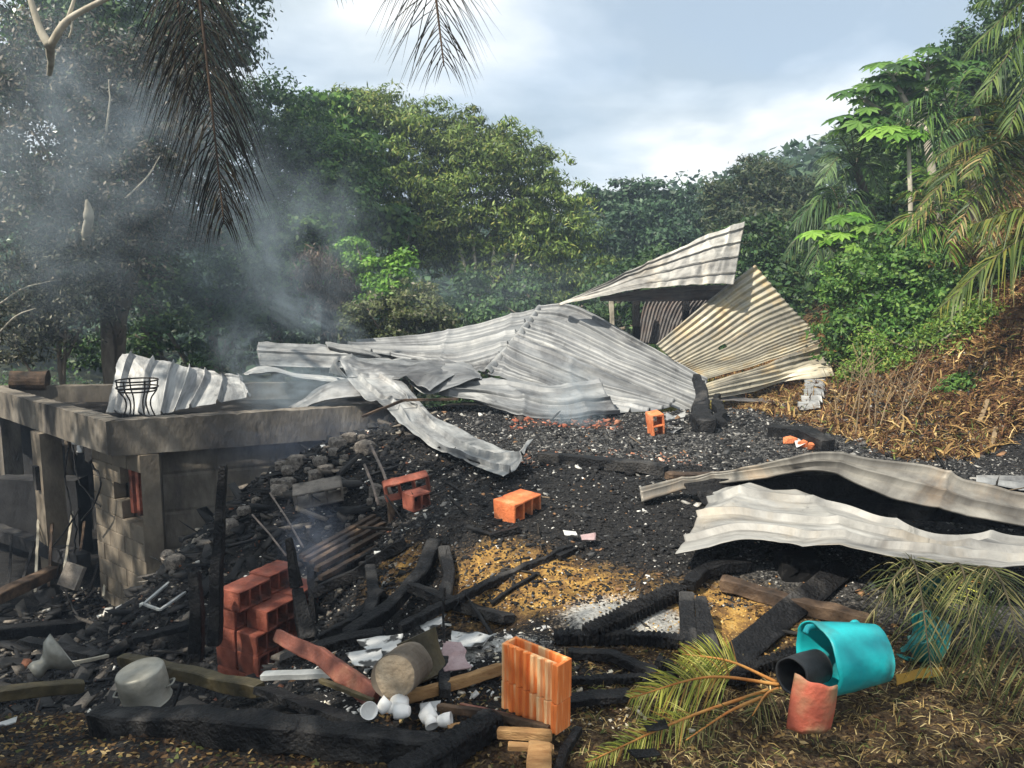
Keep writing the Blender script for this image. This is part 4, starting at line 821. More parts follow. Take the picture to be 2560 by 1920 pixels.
# bench frame in the pit
bf = thing('slatted_bench', 'burnt slatted bench frame lying askew behind the stack of blocks', 'bench', at(870, 1400, 5.7))
for i, (a, b) in enumerate([((752, 1392, 5.25), (936, 1290, 6.15)), ((764, 1400, 5.2), (950, 1298, 6.1)), ((778, 1408, 5.1), (962, 1308, 6.0)), ((790, 1424, 5.0), (975, 1322, 5.9)), ((800, 1446, 4.95), (985, 1346, 5.8))]):
    keep(mesh('slat', *timber_vf([at(*a), at(*b)], .045, .035, seed=40 + i, amp=.07), M['charbrown']), bf)
keep(mesh('side_rail', *timber_vf([at(790, 1468, 4.95), at(1000, 1356, 5.75)], .04, .11, seed=50, amp=.05), M['char']), bf)
keep(mesh('leg', *timber_vf([at(972, 1225, 6.05), at(985, 1350, 5.9)], .05, .05, seed=51), M['charbrown']), bf)
keep(mesh('leg', *timber_vf([at(785, 1560, 4.95), at(778, 1410, 5.05)], .05, .05, seed=52), M['char']), bf)
# rods
def rod(label, a, b, r=.006, mat='steel', name='steel_rod', cat='rod'):
    return mesh(name, *tube_vf([at(*a), (at(*a) + at(*b)) / 2 + np.array([.01, 0, 0]), at(*b)], r, 6), M[mat], True, label=label, cat=cat, group=None)
rod('rusty rod leaning at the left of the tipped red block', (911, 1162, 6.5), (946, 1262, 5.8), .012)
rod('longer rusty rod leaning against the tipped red block', (928, 1116, 6.7), (982, 1245, 5.9), .014)
rod('pale thin rod sticking up behind the stack of red blocks', (675, 1233, 6.2), (758, 1368, 5.3), .008)
rod('short thin rod left of the pale one behind the stack', (631, 1287, 6.0), (716, 1390, 5.4), .008)
rod('thin wire lying across the grey ash near the diagonal plank', (1955, 1478, 4.0), (2040, 1432, 4.2), .004)
# logs
def log(label, p0, p1, r, seed):
    pts = np.array([np.array(p0) + (np.array(p1) - p0) * t for t in np.linspace(0, 1, 16)]); V, f = tube_vf(pts, r, 26, False, .012, seed)
    # ends with a slight dish so the cut face reads
    n = 26; c0, c1 = len(V), len(V) + 1; d = (pts[-1] - pts[0]); d /= np.linalg.norm(d)
    V = np.vstack([V, pts[0] - d * .004, pts[-1] + d * .004]); f += [(c0, (k + 1) % n, k) for k in range(n)] + [(c1, 15 * n + k, 15 * n + (k + 1) % n) for k in range(n)]
    lg = mesh('log', V, f, M['bark' if seed == 2 else 'bamboo'], False, label=label, cat='log', group='logs behind the white cups')
    c = pts[0] - d * .006; s = np.cross(d, [0, 0, 1.]); s /= np.linalg.norm(s); t = np.cross(s, d); D = [c - d * .004]; ff = []
    for q, rr in enumerate((.35, .7, .96)):
        for k in range(20): a = 2 * math.pi * k / 20; D.append(c + (s * math.cos(a) + t * math.sin(a)) * r * rr * (1 + .03 * math.sin(3 * a)) - d * (.003 if q < 2 else -.004))
    ff += [(0, 1 + (k + 1) % 20, 1 + k) for k in range(20)] + [(1 + q * 20 + k, 1 + q * 20 + (k + 1) % 20, 21 + q * 20 + (k + 1) % 20, 21 + q * 20 + k) for q in range(2) for k in range(20)]
    ce = mesh('cut_end', np.array(D), ff, M['cutwood'], False); ce.parent = lg; return lg
log('short round log showing its pale cut end, front of the two behind the cups', at(985, 1690, 2.80), at(1030, 1655, 3.02), .087, 2)
log('darker mossy log leaning up behind the front log', at(1076, 1690, 3.14), at(1038, 1592, 3.20), .092, 3)
# white and grey panels, papers
def panel(label, c4, mat='white', name='tin_panel', cat='panel', seed=0, th=.004, crumple=.02, group=None, rag=.03):
    a, b, c, d = c4; return sheet_obj(name, [[a, b], [d, c]], kind='', amp=0, nu=26, nv=26, mat=mat, seed=seed, crumple=crumple, th=th, rag=rag, label=label, cat=cat, group=group)
M_uv = M
panel('white tin panel lying behind the log, upper of two', [(895, 1598, 3.6), (1000, 1580, 3.65), (1000, 1640, 3.4), (930, 1655, 3.35)], seed=31)
panel('white tin panel half under the log, lower of two', [(870, 1640, 3.45), (960, 1625, 3.45), (945, 1672, 3.25), (890, 1668, 3.25)], seed=32)
panel('white curled tin scrap under the long thin pole', [(1050, 1560, 3.6), (1105, 1535, 3.7), (1108, 1550, 3.62), (1060, 1580, 3.5)], seed=33)
panel('burnt white sheet with black holes right of the logs', [(1130, 1572, 3.6), (1240, 1590, 3.55), (1225, 1625, 3.4), (1120, 1612, 3.42)], seed=34, crumple=.05)
panel('faded printed board leaning by the logs, purple at its foot', [(1105, 1612, 3.35), (1155, 1615, 3.35), (1178, 1675, 3.15), (1118, 1690, 3.12)], seed=35, mat='pink')
panel('grey scrap of panel behind the white cups', [(1055, 1760, 2.92), (1100, 1750, 2.95), (1095, 1785, 2.84), (1050, 1790, 2.82)], seed=36)
panel('pinkish rag lying on the black ash, right of the pale one', [(1448, 1338, 4.6), (1482, 1332, 4.65), (1484, 1346, 4.55), (1452, 1350, 4.52)], seed=37, mat='pink', name='rag', cat='rag')
panel('pale rag lying on the black ash, left of the pink one', [(1412, 1326, 4.7), (1442, 1330, 4.68), (1448, 1342, 4.58), (1418, 1338, 4.6)], seed=38, mat='white', name='rag', cat='rag')
panel('yellow board lying under the dark teal tub', [(2238, 1688, 3.2), (2360, 1668, 3.25), (2350, 1690, 3.15), (2240, 1714, 3.1)], seed=39, mat='yellow', name='board', cat='board')
panel('grey rubber scrap under the dead frond at the front', [(1610, 1812, 2.65), (1668, 1806, 2.66), (1676, 1826, 2.6), (1620, 1834, 2.58)], seed=40, mat='char', name='rubber_scrap', cat='scrap')
panel('black plastic scrap under the lowest yellow frond leaflets', [(1580, 1884, 2.5), (1640, 1876, 2.5), (1650, 1892, 2.46), (1600, 1902, 2.44)], seed=41, mat='char', name='rubber_scrap', cat='scrap')
panel('white curled shred among clay shards at the slope foot', [(1985, 1098, 7.9), (2030, 1088, 7.95), (2045, 1100, 7.8), (1995, 1112, 7.8)], seed=42, crumple=.08)
panel('grey collapsed panel at the foot of the burnt stump', [(1665, 1030, 9.4), (1715, 1040, 9.3), (1700, 1075, 9.1), (1670, 1080, 9.0)], seed=43, crumple=.1, mat='zinc_bright')
panel('white strip of scrap lying at the left edge near the litter', [(0, 1812, 3.0), (45, 1798, 3.05), (42, 1808, 3.0), (0, 1822, 2.95)], seed=44)
# leaning slab, broken block, window frame
def lump(name, label, cat, p, s, mat='stone', seed=0, group=None, sub=2, rough=.35, rz=0):
    bm = bmesh.new(); bmesh.ops.create_icosphere(bm, subdivisions=sub, radius=1); v = np.array([q.co[:] for q in bm.verts])
    d = 1 + rough * 1.6 * fbm(v * 1.3 + seed * 5.1, 3, seed); v = v * d[:, None]; v = np.clip(v, -.70, .74)
    for q, c in zip(bm.verts, v): q.co = c
    me = bpy.data.meshes.new(name); bm.to_mesh(me); bm.free(); me.materials.append(M[mat]); o = bpy.data.objects.new(name, me); COL.objects.link(o)
    o.scale = s; o.location = Vector([float(x) for x in p]); o.rotation_euler = (0, 0, rz); return tag(o, label, cat, group)
o = mesh('broken_slab', *box_vf((0, 0, 0), (.24, .05, .24)), M['stone'], label='pale grey slab leaning against the pier at the left', cat='slab'); o.location = Vector(at(180, 1440, 7.6).tolist()); o.rotation_euler = (R(-25), R(8), R(-20))
cb = place_block('broken grey concrete block with jagged cavities on the stony bank', at(800, 1250, 6.6), R(12), R(20), R(-8), L=.42, W=.18, H=.16, mat='stone', name='concrete_block', cat='concrete block', group=None)
fr = thing('metal_frame', 'bent grey metal window frame lying in the debris right of the pier', 'frame', at(415, 1500, 6.2))
A_ = [at(360, 1510, 6.4), at(432, 1448, 6.8), at(468, 1478, 6.5), at(400, 1525, 6.0)]
for i in range(4): keep(mesh('frame_bar', *timber_vf([A_[i], A_[(i + 1) % 4]], .025, .02, seg=8, seed=60 + i), M['greyplank']), fr)
# stones on the bank
STN = [(880,1085),(905,1100),(845,1118),(870,1105),(895,1128),(915,1130),(860,1150),(830,1170),(838,1140),(800,1165),(815,1185),(780,1150),(770,1180),(740,1170),(720,1185),(735,1205),(705,1175),(755,1225),(690,1215),(715,1220),(850,1190),(790,1200),(700,1240),(622,1272),(590,1300),(640,1260),(575,1330),(940,1235),(958,1262),(925,1262),(870,1320),(905,1300),(880,1300),(610,1288),(430,1440),(440,1420),(420,1405)]
pl_ = ['at the top of the bank', 'beside the sooty wall', 'in the pale heap on the bank', 'above the broken concrete block', 'low on the bank by the bench', 'near the pier foot']
for i, (x, y) in enumerate(STN):
    s = random.choice([.035, .05, .07, .09, .115]) * random.uniform(.85, 1.1); p = G(x, y, s * .35); c_ = pl_[0 if y < 1130 else 2 if 1130 <= y < 1190 else 3 if y < 1250 else 1 if x < 650 and y < 1350 else 4 if x > 800 else 5]
    lump('bank_stone', ['rounded', 'angular', 'flat', 'pale', 'brown', 'chipped', 'sooty'][i % 7] + ' grey stone ' + c_ + ['', ', half buried', ', leaning on the next', ', small', ', resting on ash'][i // 7 % 5], 'stone', p, (s, s * random.uniform(.7, 1), s * random.uniform(.6, .95)), 'stone', i, 'stones along the bank', rz=random.uniform(0, 3))
for i, (x, y, s, l) in enumerate([(2290, 1318, .07, 'round grey stone under the arched sheet'), (2255, 1312, .045, 'small stone left of the round one under the arch'), (2300, 1330, .06, 'pale broad stone at the white sheet edge'), (2240, 1325, .04, 'small pale pebble near the stake')]):
    lump('stone', l, 'stone', at(x, y, 5.3), (s, s * .8, s * .6), 'stone', 60 + i)
for i, (x, y, l) in enumerate([(2008, 1118, 'orange clay shard pointing up at the slope foot'), (2030, 1125, 'orange clay shard lying flat right of the pointed one'), (2050, 1085, 'brown clay lump above the shards'), (1975, 1108, 'small clay chip left of the shards')]):
    lump('clay_shard', l, 'clay shard', G(x, y, .03), (.09, .05, .06), 'claybright' if i != 2 else 'charbrown', 70 + i, 'clay shards', 1, .6, rz=i)
ob = mesh('orange_crate', *box_vf((0, 0, 0), (.30, .2, .10)), M['claybright'], label='orange box at the right edge under the arched sheet', cat='box'); ob.location = Vector(at(2525, 1338, 5.15).tolist()); ob.rotation_euler = (0, 0, .2)
m_ = ob.modifiers.new('b', 'BEVEL'); m_.width = .01
lump('charred_tussock', 'black charred tussock on the grey ash near the diagonal plank', 'tussock', G(1990, 1440, .04), (.14, .10, .10), 'char', 81, None, 3, .8)
# dangling cables and vines at the pier
for i, P in enumerate([[(150, 1410, 8.6), (148, 1450, 8.4), (175, 1500, 8.0), (200, 1560, 7.4), (222, 1580, 7.0)], [(230, 1160, 8.5), (250, 1200, 8.35), (235, 1260, 8.4), (205, 1300, 8.6)], [(180, 1110, 9.0), (190, 1180, 8.9), (215, 1230, 8.7), (248, 1270, 8.4)], [(200, 1270, 8.7), (160, 1330, 8.9), (120, 1380, 9.0)], [(170, 1120, 9.2), (165, 1210, 9.2), (190, 1330, 9.0), (180, 1400, 8.9)]]):
    mesh('burnt_cable', *tube_vf(catmull([at(*p) for p in P], 24), .010, 5, True, .02, i), M['char'], True, label='burnt cable ' + ['snaking over debris at the pier foot', 'looped over the pier window opening', 'hanging behind the pier top', 'stretched from pier to pillar', 'dangling inside the dark room'][i], cat='cable')
for i, (x, y) in enumerate([(190, 1106), (201, 1122)]):
    lump('white_fitting', ['round white lamp fitting', 'long white lamp fitting'][i] + ' hanging under the annex beam', 'lamp fitting', at(x, y, 8.9), (.05, .05, .035 + .03 * i), 'ceramic', 90 + i)
for i, (x, y) in enumerate([(15, 1245), (30, 1250), (45, 1240), (20, 1262), (60, 1255), (75, 1245), (38, 1235)]):
    lump('pale_rubble', ['pale rubble lump on the far sill, ' + w for w in ['leftmost', 'second', 'middle one', 'low left', 'right of the middle', 'rightmost', 'topmost']][i], 'rubble', at(x, y, 10.35), (.05, .05, .05), 'ceramic' if i % 2 else 'stone', 100 + i, 'rubble on the far sill')
# ---------------- scattered debris nobody could count ----------------
def chunks(name, centers, sizes, cols, flat=.6, label=None):
    n = len(centers); base = np.array([(-1, -1, -1), (1, -1, -1), (1, 1, -1), (-1, 1, -1), (-1, -1, 1), (1, -1, 1), (1, 1, 1), (-1, 1, 1)], float)
    v = base[None] * (1 + rng.uniform(-.45, .35, (n, 8, 3))); v *= sizes[:, None, :]
    a = rng.uniform(0, 2 * np.pi, n); t = rng.normal(0, .35, n); ca, sa, ct, st_ = np.cos(a), np.sin(a), np.cos(t), np.sin(t)
    x = v[..., 0]; z = v[..., 2]; x2 = x * ct[:, None] - z * st_[:, None]; z2 = x * st_[:, None] + z * ct[:, None]; y = v[..., 1]
    v = np.stack([x2 * ca[:, None] - y * sa[:, None], x2 * sa[:, None] + y * ca[:, None], z2], -1) + centers[:, None, :]
    f = (np.array(BOXF)[None] + (np.arange(n) * 8)[:, None, None]).reshape(-1, 4)
    return mesh(name, v.reshape(-1, 3), f, M['chunk'], False, col=np.repeat(cols, 8, axis=0), label=label, kind='stuff')
def scatter_px(n, x0, x1, y0, y1):
    """points spread on the ground evenly over the seen area: plan box weighted towards the viewer"""
    px = rng.uniform(x0, x1, n); py = rng.uniform(y0, y1, n); return px, py
def scatter_plan(n, xa, xb, ya, yb, bias=1.5):
    y = ya + (yb - ya) * rng.uniform(0, 1, n) ** bias; x = rng.uniform(xa, xb, n); return x, y
def pal(n, items):
    w = np.array([i[0] for i in items], float); w /= w.sum(); k = rng.choice(len(items), n, p=w); c = np.array([i[1] for i in items])[k] * rng.uniform(.7, 1.25, (n, 1)); return c
def lay(name, n, box, size, palette, flat=.5, mask=None, bias=1.4, label=None, lift=.5, elong=1.8):
    x, y = scatter_plan(n, *box, bias); x = x * 1.0
    if mask is not None: k = mask(x, y); x, y = x[k], y[k]
    n = len(x); s = size * np.exp(rng.normal(0, .5, n)) * .5 * (.35 + .12 * y); S = np.stack([s * rng.uniform(1, elong, n), s * rng.uniform(.6, 1, n), s * flat * rng.uniform(.5, 1.2, n)], -1)
    z = hgt(x, y) + S[:, 2] * lift; return chunks(name, np.stack([x, y, z], -1), S, pal(n, palette), label=label)
BLK = [(14, (.007, .007, .008)), (6, (.018, .018, .019)), (1.8, (.07, .07, .07)), (1.0, (.28, .27, .25)), (.6, (.62, .60, .56)), (.6, (.22, .12, .06))]
lay('charcoal_debris', 80000, (-2.2, 5.5, 3.7, 10), .0085, BLK, label='black charcoal crumbs and pale ash flecks')
lay('charcoal_debris', 5000, (-1.6, 4.5, 4.2, 7.5), .015, BLK[:4], .5, label='larger charcoal lumps')
lay('pit_debris', 26000, (-5.5, -.7, 3.3, 9), .016, [(12, (.009, .009, .010)), (5, (.022, .021, .021)), (2.4, (.07, .062, .055)), (1.2, (.24, .21, .17)), (.4, (.7, .68, .63)), (.4, (.22, .09, .05))], .55, bias=1.1, label='dark rubble and ash in the pit')
lay('pit_debris', 1500, (-6, -1.2, 3.6, 8.6), .05, [(9, (.010, .010, .011)), (5, (.025, .024, .023)), (2.4, (.075, .065, .055)), (1, (.2, .17, .14))], .3, bias=1.1, label='broken slabs and boards in the pit', elong=3.5)
lay('soil_crumbs', 16000, (-.6, 3.3, 3.1, 4.7), .0055, [(4, (.50, .29, .07)), (3, (.30, .17, .05)), (2, (.58, .42, .18)), (3, (.03, .028, .025))], .6, label='ochre soil crumbs', mask=on_ochre)
lay('grey_gravel', 30000, (-.5, 4.5, 6.2, 9.8), .0085, [(5, (.05, .05, .05)), (3, (.13, .125, .12)), (1.2, (.30, .29, .27)), (5, (.015, .015, .015))], .5, label='pale burnt gravel')
lay('clay_crumbs', 1400, (.0, 1.2, 8.0, 9.0), .011, [(3, (.30, .09, .05)), (1.5, (.45, .20, .12)), (6, (.04, .03, .026))], .6, label='heap of broken red clay crumbs')
lay('clay_crumbs', 900, (-.2, 1.6, 6.2, 6.8), .009, [(3, (.34, .15, .09)), (1.5, (.5, .30, .22)), (6, (.05, .04, .035))], .6, label='pinkish clay crumbs by the long black timber')
lay('ash_flakes', 900, (-.9, .2, 2.95, 3.6), .012, [(4, (.65, .63, .60)), (2, (.45, .40, .33)), (4, (.02, .02, .02))], .4, label='white ash flakes around the logs')
lay('ash_flakes', 500, (-.15, .7, 2.7, 3.5), .012, [(3, (.65, .58, .45)), (5, (.02, .02, .02))], .4, label='pale ash flakes right of the ribbed blocks')
lay('burnt_sticks', 420, (-5.5, .2, 3.3, 8), .011, [(8, (.010, .010, .011)), (3, (.03, .025, .02)), (1.2, (.14, .10, .07)), (.5, (.35, .31, .26))], .8, bias=1.1, label='thin charred sticks and laths littering the pit', elong=34)
lay('burnt_sticks', 260, (.0, 4.2, 3.3, 8.5), .008, [(8, (.008, .008, .009)), (2, (.03, .027, .024)), (.6, (.2, .15, .1))], .8, label='thin charred sticks on the ash', elong=30)
# leaf litter and dry straw
def blades(name, n, box, ln, wd, palette, mask=None, lean=1.0, bias=1.3, label=None, mat='straw', z0=.0, seg=2, curl=.4):
    x, y = scatter_plan(n, *box, bias)
    if mask is not None: k = mask(x, y); x, y = x[k], y[k]
    n = len(x); z = hgt(x, y) + z0; a = rng.uniform(0, 2 * np.pi, n); L = ln * rng.uniform(.4, 1.4, n); el = np.clip(rng.normal(1.57 - lean, .35, n), .02, 1.5)
    d = np.stack([np.cos(a) * np.cos(el), np.sin(a) * np.cos(el), np.sin(el)], -1); s = np.stack([-np.sin(a), np.cos(a), rng.normal(0, .4, n)], -1) * wd * rng.uniform(.6, 1.4, (n, 1))
    p = np.stack([x, y, z], -1); P = []
    for k in range(seg + 1):
        t = k / seg; c = p + d * (L * t)[:, None]; c[:, 2] -= curl * L * t * t; w = (1 - t ** 2 * .95); P += [c - s * w, c + s * w]
    V = np.stack(P, 1).reshape(-1, 3); m = 2 * (seg + 1); q = np.concatenate([np.array([[2 * k, 2 * k + 1, 2 * k + 3, 2 * k + 2]]) for k in range(seg)])
    f = (q[None] + (np.arange(n) * m)[:, None, None]).reshape(-1, 4)
    return mesh(name, V, f, M[mat], False, col=np.repeat(pal(n, palette), m, axis=0), label=label, kind='stuff')
LIT = [(6, (.035, .02, .012)), (4, (.09, .052, .024)), (2.5, (.20, .13, .05)), (1, (.40, .29, .14)), (1, (.08, .09, .03))]
lm = lambda x, y: y < 3.15 + .25 * np.sin(x * 1.7) + .35 * (x > 1.2)
blades('leaf_litter', 26000, (-3.2, 3.4, 2.0, 3.7), .028, .006, LIT, lm, 1.45, .9, 'brown leaf litter and twigs', z0=.004)
blades('dry_straw', 5000, (.2, 2.6, 2.1, 3.2), .07, .0018, [(4, (.35, .25, .10)), (3, (.5, .4, .2)), (2, (.16, .11, .05)), (1.5, (.15, .17, .05))], lm, 1.1, .9, 'dry grass stalks in the litter')
gm = lambda x, y: (x > 2.9 + .25 * (9 - y) * (y < 9)) & (y > 6.6 + .3 * np.sin(x * 3))
GR = [(4, (.26, .16, .06)), (3, (.42, .28, .11)), (5, (.15, .075, .035)), (4, (.08, .035, .018)), (.8, (.58, .42, .2)), (.8, (.15, .19, .05))]
blades('dry_grass', 70000, (2.8, 10.5, 6.8, 13), .16, .0055, GR, gm, .95, 1.1, 'dry brown grass covering the slope', seg=2)
blades('dry_grass', 12000, (2.8, 9.5, 6.8, 12), .22, .012, GR, gm, 1.25, 1.1, 'dry fallen leaves on the slope', seg=2)
blades('yellow_grass', 5000, (1.6, 3.4, 11.5, 14), .3, .008, [(3, (.35, .33, .08)), (2, (.45, .42, .15))], None, .6, 1, 'yellow grass seen under the scorched sheets')
# ---------------- trees and palms ----------------
def leaves_vf(C, Nn, size, asp, droop=0.0, fold=.25, r=rng):
    """C centres, Nn preferred normals; rhombic leaves of four vertices"""
    n = len(C); Nn = Nn / (np.linalg.norm(Nn, axis=1)[:, None] + 1e-9)
    t = r.normal(0, 1, (n, 3)); t[:, 2] -= droop; t -= Nn * (t * Nn).sum(1)[:, None] * .85; t /= np.linalg.norm(t, axis=1)[:, None] + 1e-9
    b = np.cross(Nn, t); b /= np.linalg.norm(b, axis=1)[:, None] + 1e-9
    s = size * r.uniform(.6, 1.35, (n, 1)); w = s * asp
    V = np.stack([C - t * s * .5, C + b * w * .5 - Nn * w * fold * .3, C + t * s * .5 - Nn * s * .12, C - b * w * .5 - Nn * w * fold * .3], 1)
    return V
def crown_pts(lobes, n, clump=.25, per=40, shell=.55):
    """each lobe carries clusters, each cluster a small uneven dome of leaves facing outwards"""
    clump = clump * 1.25; per = per * 2
    vol = np.array([l[3] ** 2 for l in lobes]); vol = vol / vol.sum(); P = []; Nn = []
    for (x, y, z, rr, *rest), w in zip(lobes, vol):
        sz = rest[0] if rest else 1.0; k = max(2, int(n * w / per)); d = rng.normal(0, 1, (k, 3)); d /= np.linalg.norm(d, axis=1)[:, None]
        rad = rr * (shell + (1 - shell) * rng.uniform(0, 1, k) ** .5) * (1 + .12 * rng.normal(0, 1, k)); cc = d * rad[:, None]; cc[:, 2] *= sz
        m = rng.integers(int(per * .4), int(per * 1.6), k); idx = np.repeat(np.arange(k), m); sg = (clump * rng.uniform(.5, 1.5, k))[idx]
        e = rng.normal(0, 1, (len(idx), 3)); e[:, 2] = np.abs(e[:, 2]) * 1.1 - .35; e /= np.linalg.norm(e, axis=1)[:, None]
        r_ = sg * (1 - np.abs(rng.normal(0, .22, len(idx)))) * (1 + .25 * rng.normal(0, 1, len(idx)))
        p = cc[idx] + e * r_[:, None] * np.array([1, 1, .62]); P.append(p + np.array((x, y, z)))
        q = e * 1.0 + rng.normal(0, .38, (len(idx), 3)); q[:, 2] += .35; Nn.append(q)
    return np.concatenate(P), np.concatenate(Nn)
def LB(*l):      # lobe given by picture place, distance and picture radius
    out = []
    for px, py, Y, rp, *sz in l:
        c = at(px, py, Y); out.append((c[0], c[1], c[2], rp * Y / F, *(sz or [1.0])))
    return out
def tree(name, label, lobes, n, size, asp, palette, mat='leaf', trunk=None, tr=.12, clump=.25, per=40, droop=.4, group=None, cat='tree', shell=.55, tmat='bark', leafname='crown', limb=.03, cs=1.2):
    lobes = LB(*lobes); c = np.mean([l[:3] for l in lobes], 0)
    if trunk is None: tx, ty = c[0], c[1] + .1
    else: tp = at(*trunk); tx, ty = tp[0], tp[1]
    base = np.array([tx, ty, Hs(tx, ty) - .15]); t = thing(name, label, cat, base, group)
    P, Nn = crown_pts(lobes, n, clump, per, shell); V = leaves_vf(P, Nn, size, asp, droop)
    nn = len(P); cl = fbm(P * cs, 3, 2)[:, None]; col = pal(nn, palette) * (1 + cl * .55); col = np.clip(col, .002, 1)
    f = np.arange(nn * 4).reshape(-1, 4)
    keep(mesh(leafname, V.reshape(-1, 3), f, M[mat], False, col=np.repeat(col, 4, axis=0), kind='stuff'), t)
    top = np.array([c[0], c[1], c[2]]); mid = (base + top) / 2 + np.array([random.uniform(-.2, .2), 0, 0])
    keep(mesh('trunk', *tube_vf(catmull([base, mid, top], 14), np.linspace(tr, tr * .45, 14), 9, True, tr * .2, 3), M[tmat], True), t)
    L_ = sorted(lobes, key=lambda l: -l[3])[:7]
    for l in L_:
        e = np.array(l[:3]) + rng.normal(0, .15, 3); s = base + (top - base) * random.uniform(.45, .95)
        keep(mesh('limb', *tube_vf(catmull([s, (s + e) / 2 + np.array([0, 0, -.12 * l[3]]), e], 10), np.linspace(tr * .5, limb * .5, 10), 6, True), M[tmat], True), t)
    return t
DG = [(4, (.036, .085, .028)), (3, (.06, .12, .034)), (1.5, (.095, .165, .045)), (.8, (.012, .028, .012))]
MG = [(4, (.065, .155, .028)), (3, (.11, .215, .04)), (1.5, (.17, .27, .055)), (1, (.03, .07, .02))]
YG = [(4, (.13, .20, .042)), (3, (.20, .27, .055)), (2, (.06, .10, .025)), (1, (.26, .27, .07))]
BG = [(4, (.13, .29, .03)), (3, (.20, .36, .05)), (2, (.07, .17, .025))]
SC = [(4, (.035, .038, .028)), (3, (.07, .062, .046)), (2, (.14, .115, .085)), (1.2, (.30, .25, .19)), (3, (.022, .05, .02)), (1, (.10, .11, .04))]
BR = [(4, (.13, .09, .06)), (3, (.22, .16, .12)), (2, (.08, .05, .035)), (1, (.30, .24, .19))]
BD = [(4, (.05, .10, .05)), (3, (.07, .13, .06)), (2, (.026, .055, .034))]
OG = [(4, (.09, .14, .025)), (3, (.15, .18, .035)), (1.6, (.24, .17, .06)), (3, (.04, .08, .018)), (.6, (.34, .26, .12))]
# left, scorched by the fire
tree('scorched_tree', 'tall scorched tree with brown and grey leaves nearest at the left edge', [(120,330,12,230),(330,430,12,190),(60,560,11.5,170),(260,620,12,170),(420,300,12.5,130),(90,180,12.5,170),(470,520,12.5,110),(330,250,12.5,150)], 48000, .085, .42, SC, 'leaf', clump=.24, per=30, tr=.16, shell=.35)
tree('scorched_bush', 'pale singed bush at the left edge above the annex roof', [(60,740,11.5,120),(190,700,11.6,110),(250,620,11.6,80),(30,860,11.4,70),(150,820,11.6,70)], 15000, .075, .40, [(2, (.20, .20, .12)), (1.5, (.32, .30, .22)), (4, (.06, .07, .03)), (3, (.03, .03, .02))], 'leaf', clump=.16, per=24, tr=.06, cat='bush', shell=.3)
tree('evergreen_tree', 'tall dark evergreen rising beyond the top left corner', [(60,20,15,260),(330,60,15,230),(470,180,15.5,150),(530,300,15,105),(520,120,15.5,90),(600,250,15.4,36),(420,-100,15,220),(250,170,15,170),(150,350,15,200),(350,420,15.4,170),(40,540,15,160),(200,600,15,160)], 56000, .13, .45, DG, 'leafgloss', clump=.3, per=34, tr=.25)
tree('leafy_tree', 'yellow green lit tree glimpsed behind the pale branches at the top left', [(110,60,16,110),(230,30,16,90),(440,260,16.2,70)], 7000, .13, .5, BG, clump=.25, tr=.12)
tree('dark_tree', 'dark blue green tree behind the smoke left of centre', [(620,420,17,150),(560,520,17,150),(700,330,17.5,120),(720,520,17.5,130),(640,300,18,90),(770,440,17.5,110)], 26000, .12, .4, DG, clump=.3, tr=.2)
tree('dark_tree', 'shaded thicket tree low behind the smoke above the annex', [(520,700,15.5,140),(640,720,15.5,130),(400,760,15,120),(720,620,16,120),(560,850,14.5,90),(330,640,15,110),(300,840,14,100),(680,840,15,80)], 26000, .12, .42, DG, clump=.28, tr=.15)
tree('vine_tree', 'vine draped dark green tree left of the bright bush', [(790,620,16,120),(830,520,16.5,100),(860,700,15.5,80),(740,700,15.8,90),(870,420,17,80)], 18000, .10, .6, MG, clump=.2, tr=.12)
# centre
tree('bamboo_tree', 'large feathery yellow green tree filling the centre of the skyline', [(1080,470,20,190),(960,400,20,150),(1200,500,20,180),(900,290,20.5,70),(870,245,20.5,34),(985,290,20.3,60),(1080,320,20.3,62),(1180,350,20.3,70),(1300,470,20,110),(1370,560,20,110),(1420,660,20,110),(1280,640,19.5,140),(1100,585,19.6,90),(1000,560,20,130),(1340,440,20.2,60),(1230,380,20.2,50),(740,280,20.5,34),(760,330,20.4,60),(1400,740,19.5,80),(1340,760,19,70)], 92000, .15, .30, YG, clump=.24, per=34, tr=.3, droop=.9, trunk=(1240, 760, 20), shell=.4, limb=.08, cs=.7)
tree('broadleaf_tree', 'fresh green broadleaf tree standing before the left side of the feathery one', [(810,340,19,85),(850,420,19,90),(790,450,19,70),(900,380,19,60),(860,290,19.3,50)], 12000, .17, .6, MG, clump=.25, per=30, tr=.12)
tree('broadleaf_tree', 'small bright topped sapling in front of the feathery tree trunk', [(930,560,18,50),(985,575,18,45),(1000,545,18,30)], 3500, .16, .6, MG, clump=.2, tr=.05)
tree('bright_bush', 'bright lime green leafy bush behind the fallen roof', [(960,700,14,50),(1000,680,14,48),(900,650,14.3,36),(985,745,13.8,60),(940,735,14,52),(880,620,14.4,24)], 9000, .085, .6, BG, clump=.12, per=24, tr=.04, cat='bush')
tree('olive_bush', 'rounded olive green bush between the lime bush and the roof', [(1040,760,13.6,62),(960,800,13.4,62),(1085,800,13.4,48),(900,810,13.4,56),(1020,820,13.2,52),(1110,815,13.4,26)], 13000, .075, .5, [(4, (.12, .15, .05)), (3, (.17, .19, .07)), (2, (.09, .11, .04)), (1, (.26, .24, .16))], clump=.12, per=24, tr=.04, cat='bush')
tree('dead_bush', 'dead brown bush with hanging leaves left of the lime bush', [(810,700,14.5,60),(860,730,14.3,50),(780,670,14.8,40),(840,790,14,50)], 5500, .11, .25, BR, 'deadleaf', clump=.16, per=22, tr=.05, droop=2, cat='bush')
